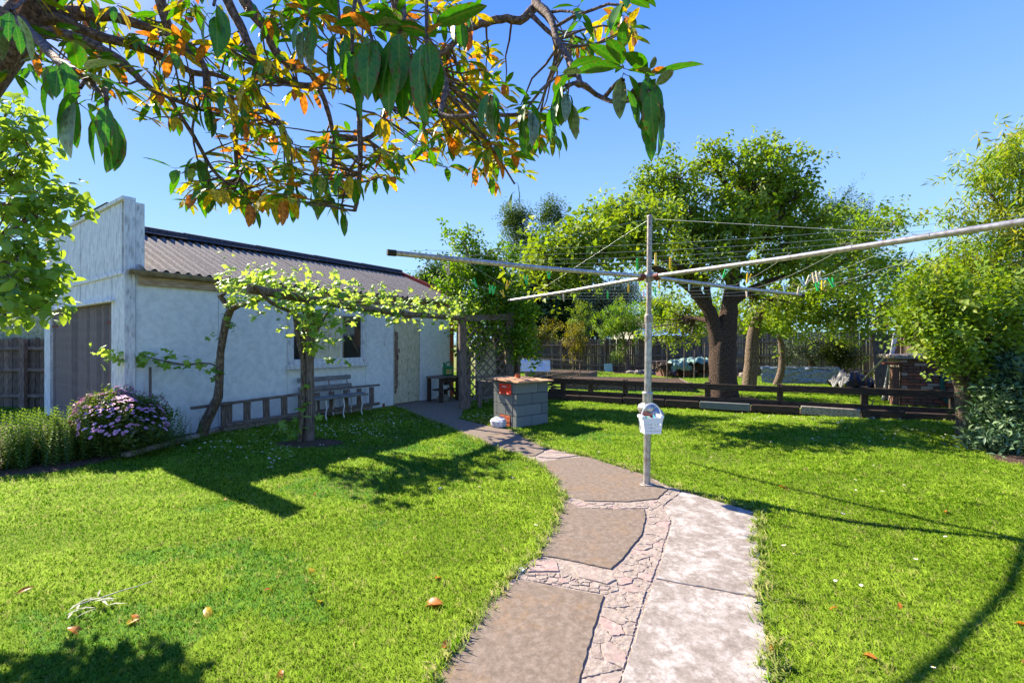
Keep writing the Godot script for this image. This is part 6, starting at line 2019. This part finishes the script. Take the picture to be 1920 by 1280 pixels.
func build_avocado() -> void:
	avo_wood = MB.new()
	var limbs := []
	var fork := P(36, 40, 2.5)
	# trunk and fork stand just outside the picture on the left
	avo_wood.tube([Vector3(-3.7, -0.1, -2.1), Vector3(-3.55, 0.9, -2.15), Vector3(-3.3, 1.9, -2.25), Vector3(-3.0, 2.7, -2.4), fork], [0.19, 0.16, 0.15, 0.13, 0.095], 12, true, 0.05, rng)
	limbs.append(avo_limb([[36, 40], [112, 28], [207, 30], [290, 55], [360, 85]], 2.5, 3.2, 0.05, 0.016))
	limbs.append(avo_limb([[40, 38], [100, 32], [162, 60], [250, 85], [312, 110], [362, 135], [400, 140], [460, 160]], 2.5, 3.1, 0.036, 0.012))
	limbs.append(avo_limb([[37, 60], [100, 62], [162, 78], [225, 112], [275, 160], [312, 180], [370, 205]], 2.5, 2.7, 0.034, 0.01))
	limbs.append(avo_limb([[285, -90], [300, 0], [325, 75], [375, 110], [390, 165], [380, 200]], 2.6, 2.9, 0.032, 0.014))
	limbs.append(avo_limb([[400, -100], [427, 0], [455, 57], [482, 127], [477, 160], [500, 200], [530, 240], [538, 258]], 2.7, 2.9, 0.032, 0.01))
	limbs.append(avo_limb([[430, -90], [457, 0], [495, 50], [512, 87], [540, 120], [575, 132], [592, 155], [612, 200], [625, 255], [625, 320]], 2.7, 3.1, 0.038, 0.01))
	limbs.append(avo_limb([[482, 127], [525, 152], [590, 160], [625, 145], [650, 135]], 2.76, 2.8, 0.022, 0.012))
	limbs.append(avo_limb([[735, -110], [742, 0], [752, 50], [757, 100], [740, 170], [725, 207], [695, 257], [630, 260]], 2.8, 3.0, 0.036, 0.012))
	limbs.append(avo_limb([[1000, -100], [1005, 0], [995, 20], [975, 37], [940, 35], [902, 45], [877, 55], [845, 87], [820, 107], [790, 150]], 2.5, 2.4, 0.026, 0.012))
	limbs.append(avo_limb([[1005, 5], [1032, 32], [1045, 75], [1065, 107], [1080, 135], [1095, 160], [1145, 190], [1200, 185]], 2.45, 1.5, 0.02, 0.006))
	limbs.append(avo_limb([[995, 27], [1035, 65], [1070, 95]], 2.45, 2.3, 0.014, 0.006))
	limbs.append(avo_limb([[660, 160], [672, 205], [675, 292], [672, 355], [665, 395]], 2.6, 2.5, 0.018, 0.011))
	limbs.append(avo_limb([[315, 180], [362, 255], [400, 320], [440, 355], [470, 382]], 2.7, 2.9, 0.014, 0.007))
	limbs.append(avo_limb([[430, 160], [440, 230], [442, 285], [447, 330], [475, 375]], 2.9, 3.0, 0.018, 0.008))
	limbs.append(avo_limb([[820, 107], [836, 160], [830, 215], [900, 215], [990, 215]], 2.4, 1.8, 0.018, 0.007))
	limbs.append(avo_limb([[625, 255], [690, 262], [700, 300], [650, 330], [600, 335]], 3.0, 2.9, 0.014, 0.006))
	limbs.append(avo_limb([[36, 40], [70, 75], [110, 115], [150, 140], [200, 185]], 2.4, 1.3, 0.028, 0.007))
	# the limbs that leave the picture at the top join the crown above
	for e in [[285, -90, 2.6], [400, -100, 2.7], [430, -90, 2.7], [735, -110, 2.8], [1000, -100, 2.5]]:
		var a := P(e[0], e[1], e[2])
		var b := fork + Vector3(0.2, 0.5, -0.1)
		var mid := a.lerp(b, 0.5) + UP * 0.35
		avo_wood.tube([b, b.lerp(mid, 0.5) + UP * 0.1, mid, mid.lerp(a, 0.5) + UP * 0.08, a], [0.06, 0.055, 0.05, 0.045, 0.036], 8, false)
	avo_wood.tube([fork, fork + Vector3(0.2, 0.5, -0.1)], [0.08, 0.06], 8, false)
	var mixed := [0, 0, 1, 1, 1, 2, 2, 2, 3, 3, 4]
	var gold := [1, 1, 2, 2, 3, 3, 3, 4]
	var leafgreen := [0, 0, 0, 1, 5]
	# near clusters of large hanging leaves: x, y, depth, leaves, size, droop
	for c in [[150, 165, 1.3, 7, 0.143, 0.9], [110, 130, 1.35, 5, 0.126, 0.9], [200, 205, 1.3, 4, 0.14, 1.0], [575, 45, 1.55, 6, 0.134, 0.95], [640, 70, 1.5, 7, 0.151, 0.98], [700, 85, 1.3, 7, 0.160, 0.98], [745, 75, 1.3, 7, 0.160, 0.98], [800, 85, 1.25, 8, 0.168, 0.98], [660, 100, 1.35, 4, 0.143, 0.98], [385, 195, 2.7, 8, 0.168, 0.95], [1060, 160, 1.5, 8, 0.134, 0.9], [1050, 175, 1.5, 5, 0.126, 0.98], [1170, 150, 1.5, 7, 0.134, 0.85], [1215, 165, 1.5, 8, 0.143, 0.9], [1225, 180, 1.45, 4, 0.151, 1.0], [990, 200, 1.8, 6, 0.14, 0.95], [920, 180, 1.8, 6, 0.14, 0.95], [545, 345, 2.8, 6, 0.168, 1.0], [590, 355, 2.8, 5, 0.151, 1.0], [390, 345, 2.8, 6, 0.151, 0.95], [1085, 25, 2.2, 7, 0.134, 0.6], [1170, 10, 2.0, 8, 0.143, 0.7], [20, 20, 1.5, 4, 0.134, 0.9], [400, 10, 1.6, 4, 0.14, 0.9], [370, 300, 2.75, 6, 0.143, 0.8], [860, 20, 2.0, 6, 0.126, 0.8], [640, 385, 2.55, 3, 0.126, 1.0], [965, 345, 2.4, 2, 0.13, 1.0]]:
		var at := P(c[0], c[1], c[2])
		avo_cluster(at, UP, c[3], c[4], c[5], leafgreen)
		# leaves that stand up at the tip of the shoot
		if c[2] < 2.0 and rng.randf() < 0.75:
			avo_cluster(at + UP * 0.05, UP, 4, c[4] * 0.45, 0.1, [0, 1, 4, 5])
		var best: Vector3 = limbs[0][0]
		for l in limbs:
			for p in l:
				if p.distance_to(at + UP * 0.25) < best.distance_to(at + UP * 0.25):
					best = p
		if c[1] < 120 and c[2] < 1.7:
			best = P(c[0] + rng.randf_range(-30, 30), -90, c[2] + 0.25)  # shoots that hang from the crown above
		if best.distance_to(at) < 0.75:
			avo_wood.tube(bend(best, at, 4, 0.08, 0.03), [0.009, 0.008, 0.007, 0.006, 0.005], 5, false)
	# foliage further out: x, y, rx, ry, clusters, palette
	for e in [[180, 20, 170, 40, 22, mixed], [60, 110, 70, 50, 12, leafgreen], [200, 130, 90, 50, 18, mixed], [330, 60, 110, 60, 24, mixed], [450, 110, 80, 60, 22, mixed], [310, 190, 50, 40, 12, gold], [440, 220, 60, 50, 18, mixed], [560, 140, 80, 60, 16, gold], [560, 20, 110, 40, 18, mixed], [430, 320, 70, 45, 20, mixed], [500, 370, 50, 25, 14, gold], [560, 330, 70, 30, 18, mixed], [650, 340, 60, 40, 14, mixed], [620, 280, 60, 35, 10, mixed], [700, 230, 60, 40, 12, gold], [760, 170, 60, 40, 10, gold], [720, 20, 80, 30, 12, mixed], [820, 30, 70, 35, 14, mixed], [860, 100, 45, 40, 14, gold], [880, 150, 45, 50, 18, gold], [890, 230, 60, 45, 22, gold], [930, 300, 55, 35, 16, gold], [820, 260, 60, 40, 14, mixed], [1000, 220, 45, 40, 14, mixed], [960, 250, 60, 40, 12, mixed], [1080, 60, 35, 35, 8, mixed], [1165, 35, 35, 40, 9, gold], [760, 310, 50, 30, 8, mixed], [360, 360, 30, 30, 6, mixed], [100, 60, 90, 40, 10, mixed], [480, 260, 90, 40, 14, gold]]:
		for k in e[4]:
			var q := Vector2(rng.randfn(), rng.randfn()) * 0.6
			var at := P(e[0] + q.x * e[2], e[1] + q.y * e[3], rng.randf_range(2.3, 3.5))
			avo_cluster(at, rdir(), 4 + rng.randi() % 4, rng.randf_range(0.09, 0.14), rng.randf_range(0.2, 0.9), e[5])
			var best: Vector3 = limbs[0][0]
			for l in limbs:
				for p in l:
					if p.distance_to(at) < best.distance_to(at):
						best = p
			if best.distance_to(at) < 0.55:
				avo_wood.tube(bend(best, at, 4, 0.1), [0.007, 0.006, 0.005, 0.004, 0.003], 5, false)
	var o := thing("magnolia_tree", "large-leaved tree with green and yellowing leaves overhanging the garden", "tree", Transform3D(Basis(), Vector3(-3.7, 0, -2.1)))
	part(o, "trunk", avo_wood.done(), M.bark_avocado, Transform3D(Basis(), -o.position))
	var meshes := []
	for i in 8:
		meshes.append(big_leaf(1.0, [0.42, 0.36, 0.46, 0.4, 0.38, 0.44, 0.4, 0.36][i], rng.randf_range(0.2, 0.8), rng.randf_range(0.1, 0.3), [0.05, 0.3, 0.1, 0.05, 0.2, 0.45, 0.1, 0.15][i], 700 + i, Color.WHITE, 8))
	var mats := []
	for k in 6:
		mats.append(M["avo%d" % k])
	for l in avo_leaves:
		l[0].origin -= o.position
	leafy(o, avo_leaves, meshes, mats, 300)

# ---------------------------------------------------------------- grass, daisies, fallen leaves
func build_grass() -> void:
	var r := RandomNumberGenerator.new()
	r.seed = 5
	var tuft := MB.new()
	for i in 12:
		var a := r.randf() * TAU
		var at := Vector3(r.randfn() * 0.014, 0, r.randfn() * 0.014)
		var lean := Vector3(cos(a), 0, sin(a))
		var h := r.randf_range(0.016, 0.034)
		var k := r.randf_range(0.8, 1.25)
		tuft.col = Color(k * r.randf_range(0.9, 1.15), k, k)
		var side := Vector3(-sin(a + r.randfn() * 0.7), 0, cos(a + r.randfn() * 0.7)) * r.randf_range(0.0016, 0.0026)
		var p1 := at + Vector3(0, h * 0.65, 0) + lean * h * 0.35
		var p2 := at + Vector3(0, h, 0) + lean * h * r.randf_range(0.7, 1.3)
		var nn := (UP + lean * 0.2).normalized()
		var s := tuft.v.size()
		tuft.vert(at - side, nn); tuft.vert(at + side, nn); tuft.vert(p1 + side, nn); tuft.vert(p1 - side, nn); tuft.vert(p2, nn)
		tuft.ix.append_array(PackedInt32Array([s, s + 2, s + 1, s, s + 3, s + 2, s + 3, s + 4, s + 2]))
	var mesh := tuft.done()
	var f := FastNoiseLite.new()
	f.seed = 9
	f.frequency = 0.9
	f.fractal_octaves = 3
	var f2 := FastNoiseLite.new()
	f2.seed = 19
	f2.frequency = 0.16
	var boxes := []
	for p in no_grass:
		var lo := Vector2(1e9, 1e9)
		var hi := -lo
		for q in p:
			lo = lo.min(q)
			hi = hi.max(q)
		boxes.append(Rect2(lo, hi - lo))
	var xfs := []
	var cols := []
	var d := 1.85
	while d < 22.0:
		var step := clampf(0.0056 * d, 0.0115, 0.1)
		var half := d * 1.16
		var n := int(2.0 * half / step)
		var size := clampf(0.5 + d * 0.125, 0.7, 2.0)
		for i in n:
			var x := -half + 2.0 * half * (i + r.randf()) / n
			var z := -d - r.randf() * step
			var free := true
			var v := Vector2(x, z)
			for k in no_grass.size():
				if boxes[k].has_point(v) and Geometry2D.is_point_in_polygon(v, no_grass[k]):
					free = false
					break
			if not free:
				continue
			var nz := f.get_noise_2d(x, z)
			var nb := f2.get_noise_2d(x, z)
			var s := size * r.randf_range(0.7, 1.25) * (1.0 + nz * 0.5)
			var b := Basis(Vector3(r.randfn(), 0, r.randfn()).normalized(), r.randfn() * 0.25) * Basis(UP, r.randf() * TAU)
			xfs.append(Transform3D(b.scaled(Vector3(s, s * clampf(1.15 - d * 0.04, 0.6, 1.05), s)), Vector3(x, gh(x, z), z)))
			var c := Color(0.19, 0.31, 0.02).lerp(Color(0.3, 0.42, 0.035), clampf(0.5 + nz * 0.9 + nb * 0.6, 0, 1))
			if r.randf() < 0.05 + maxf(0.0, nb - 0.3) * 0.4:
				c = Color(0.36, 0.35, 0.1)
			elif nb + nz * 0.6 < -0.45 and r.randf() < 0.6:
				c = Color(0.12, 0.27, 0.03)  # clover
			c = c * r.randf_range(0.8, 1.2)
			cols.append(c)
		d += step
	# longer, drier tufts along the edges of the path
	var edge: PackedVector2Array = no_grass[0]
	for i in edge.size():
		var a := edge[i]
		var b2 := edge[(i + 1) % edge.size()]
		var n := int(a.distance_to(b2) / 0.006)
		for k in n:
			if r.randf() < 0.35 or -a.y > 9.0:
				continue
			var v := a.lerp(b2, r.randf()) + Vector2(r.randfn(), r.randfn()) * 0.022
			var s := r.randf_range(0.7, 1.7)
			var b := Basis(Vector3(r.randfn(), 0, r.randfn()).normalized(), r.randfn() * 0.5) * Basis(UP, r.randf() * TAU)
			xfs.append(Transform3D(b.scaled(Vector3(s, s, s)), Vector3(v.x, gh(v.x, v.y) + 0.004, v.y)))
			cols.append(Color(0.2, 0.33, 0.03).lerp(Color(0.42, 0.36, 0.15), r.randf()))
	print("grass tufts ", xfs.size())
	var g := multi(self, "lawn_grass", mesh, M.grass, xfs, cols)
	meta(g, "short mown bright green lawn grass", "grass", "", "stuff")
	# lawn daisies
	var dm := MB.new()
	dm.col = Color(0.85, 0.85, 0.82)
	for i in 7:
		var a := TAU * i / 7.0
		add_leaf(dm, Vector3.ZERO, Vector3(cos(a), 0.1, sin(a)).normalized(), UP, 0.013, 0.008, 0.05)
	dm.col = Color(0.7, 0.5, 0.05)
	dm.box(Transform3D(Basis(), Vector3(0, 0.002, 0)), Vector3(0.007, 0.004, 0.007), 0.001)
	var dx := []
	var dcol := []
	for e in [[480, 850, 110, 26, 90], [660, 810, 80, 16, 130], [740, 790, 70, 14, 70], [900, 785, 40, 6, 40], [1560, 790, 160, 14, 110], [1700, 815, 110, 18, 60], [520, 815, 60, 14, 50], [1300, 820, 200, 40, 20], [900, 880, 300, 80, 16], [1600, 1000, 220, 120, 14]]:
		for i in e[4]:
			var p := G(e[0] + r.randfn() * e[2] * 0.6, maxf(770, e[1] + r.randfn() * e[3] * 0.6))
			var bad := false
			for q in no_grass:
				if Geometry2D.is_point_in_polygon(Vector2(p.x, p.z), q):
					bad = true
			if bad:
				continue
			dx.append(leaf_flat(p + UP * 0.055, (UP + Vector3(r.randfn(), 0, r.randfn()) * 0.2).normalized(), r.randf_range(0.8, 1.5)))
			dcol.append(Color.WHITE)
	var dd := multi(self, "lawn_daisies", dm.done(), M.petal, dx, dcol)
	meta(dd, "tiny white daisies scattered through the lawn", "daisies", "", "stuff")
	# fallen leaves
	var spots := [[580, 1075, 3, 0.11], [830, 1143, 4, 0.16], [828, 1228, 4, 0.15], [386, 1150, 3, 0.12], [495, 1118, 4, 0.06], [64, 1110, 4, 0.09], [245, 1165, 4, 0.1], [260, 1172, 3, 0.1], [1462, 918, 4, 0.12], [1450, 1235, 4, 0.1], [1573, 1150, 4, 0.06], [1686, 1141, 4, 0.06], [1645, 1250, 4, 0.08], [425, 942, 4, 0.07], [590, 930, 4, 0.06], [817, 1095, 4, 0.08], [125, 1190, 4, 0.11], [1915, 1250, 4, 0.1], [527, 1270, 4, 0.07], [600, 1140, 3, 0.07], [1905, 1180, 4, 0.08], [1775, 967, 4, 0.07]]
	var word := {3: "curled yellow-brown", 4: "dry reddish brown", 5: "pale dry"}
	for i in spots.size():
		var s: Array = spots[i]
		var p := G(s[0], s[1])
		var o := part(self, "fallen_leaf", big_leaf(s[3], s[3] * 0.42, 1.3, 0.35, 0.3, 900 + i, Color.WHITE, 6), M["avo%d" % s[2]], leaf_xf(p + UP * 0.035, Vector3(r.randfn(), 0.1, r.randfn()), Vector3(r.randfn() * 0.4, 1, r.randfn() * 0.4)))
		meta(o, word[s[2]] + " fallen leaf lying on the lawn", "fallen leaf", word[s[2]] + " fallen leaves")
	# dry prunings on the lawn
	var tw := G(170, 1152)
	var t := thing("dry_prunings", "bunch of dry grey-green prunings with one long stalk on the lawn", "prunings", Transform3D(Basis(), tw))
	var end := G(285, 1108) - tw
	tubep(t, "stalk", M.peg_wood, bend(Vector3(-0.1, 0.045, 0), end + UP * 0.06, 5, 0.03), [0.005, 0.004, 0.004, 0.003, 0.003, 0.002], 5)
	var lv := MB.new()
	for i in 16:
		var a := r.randf() * TAU
		lv.col = Color(0.34, 0.34, 0.24) * r.randf_range(0.7, 1.2)
		add_leaf(lv, Vector3(r.randfn() * 0.06, 0.05, r.randfn() * 0.05), Vector3(cos(a), 0.15, sin(a)).normalized(), UP, r.randf_range(0.05, 0.12), 0.014, 0.2)
	part(t, "leaves", lv.done(), M.leaf_silver)
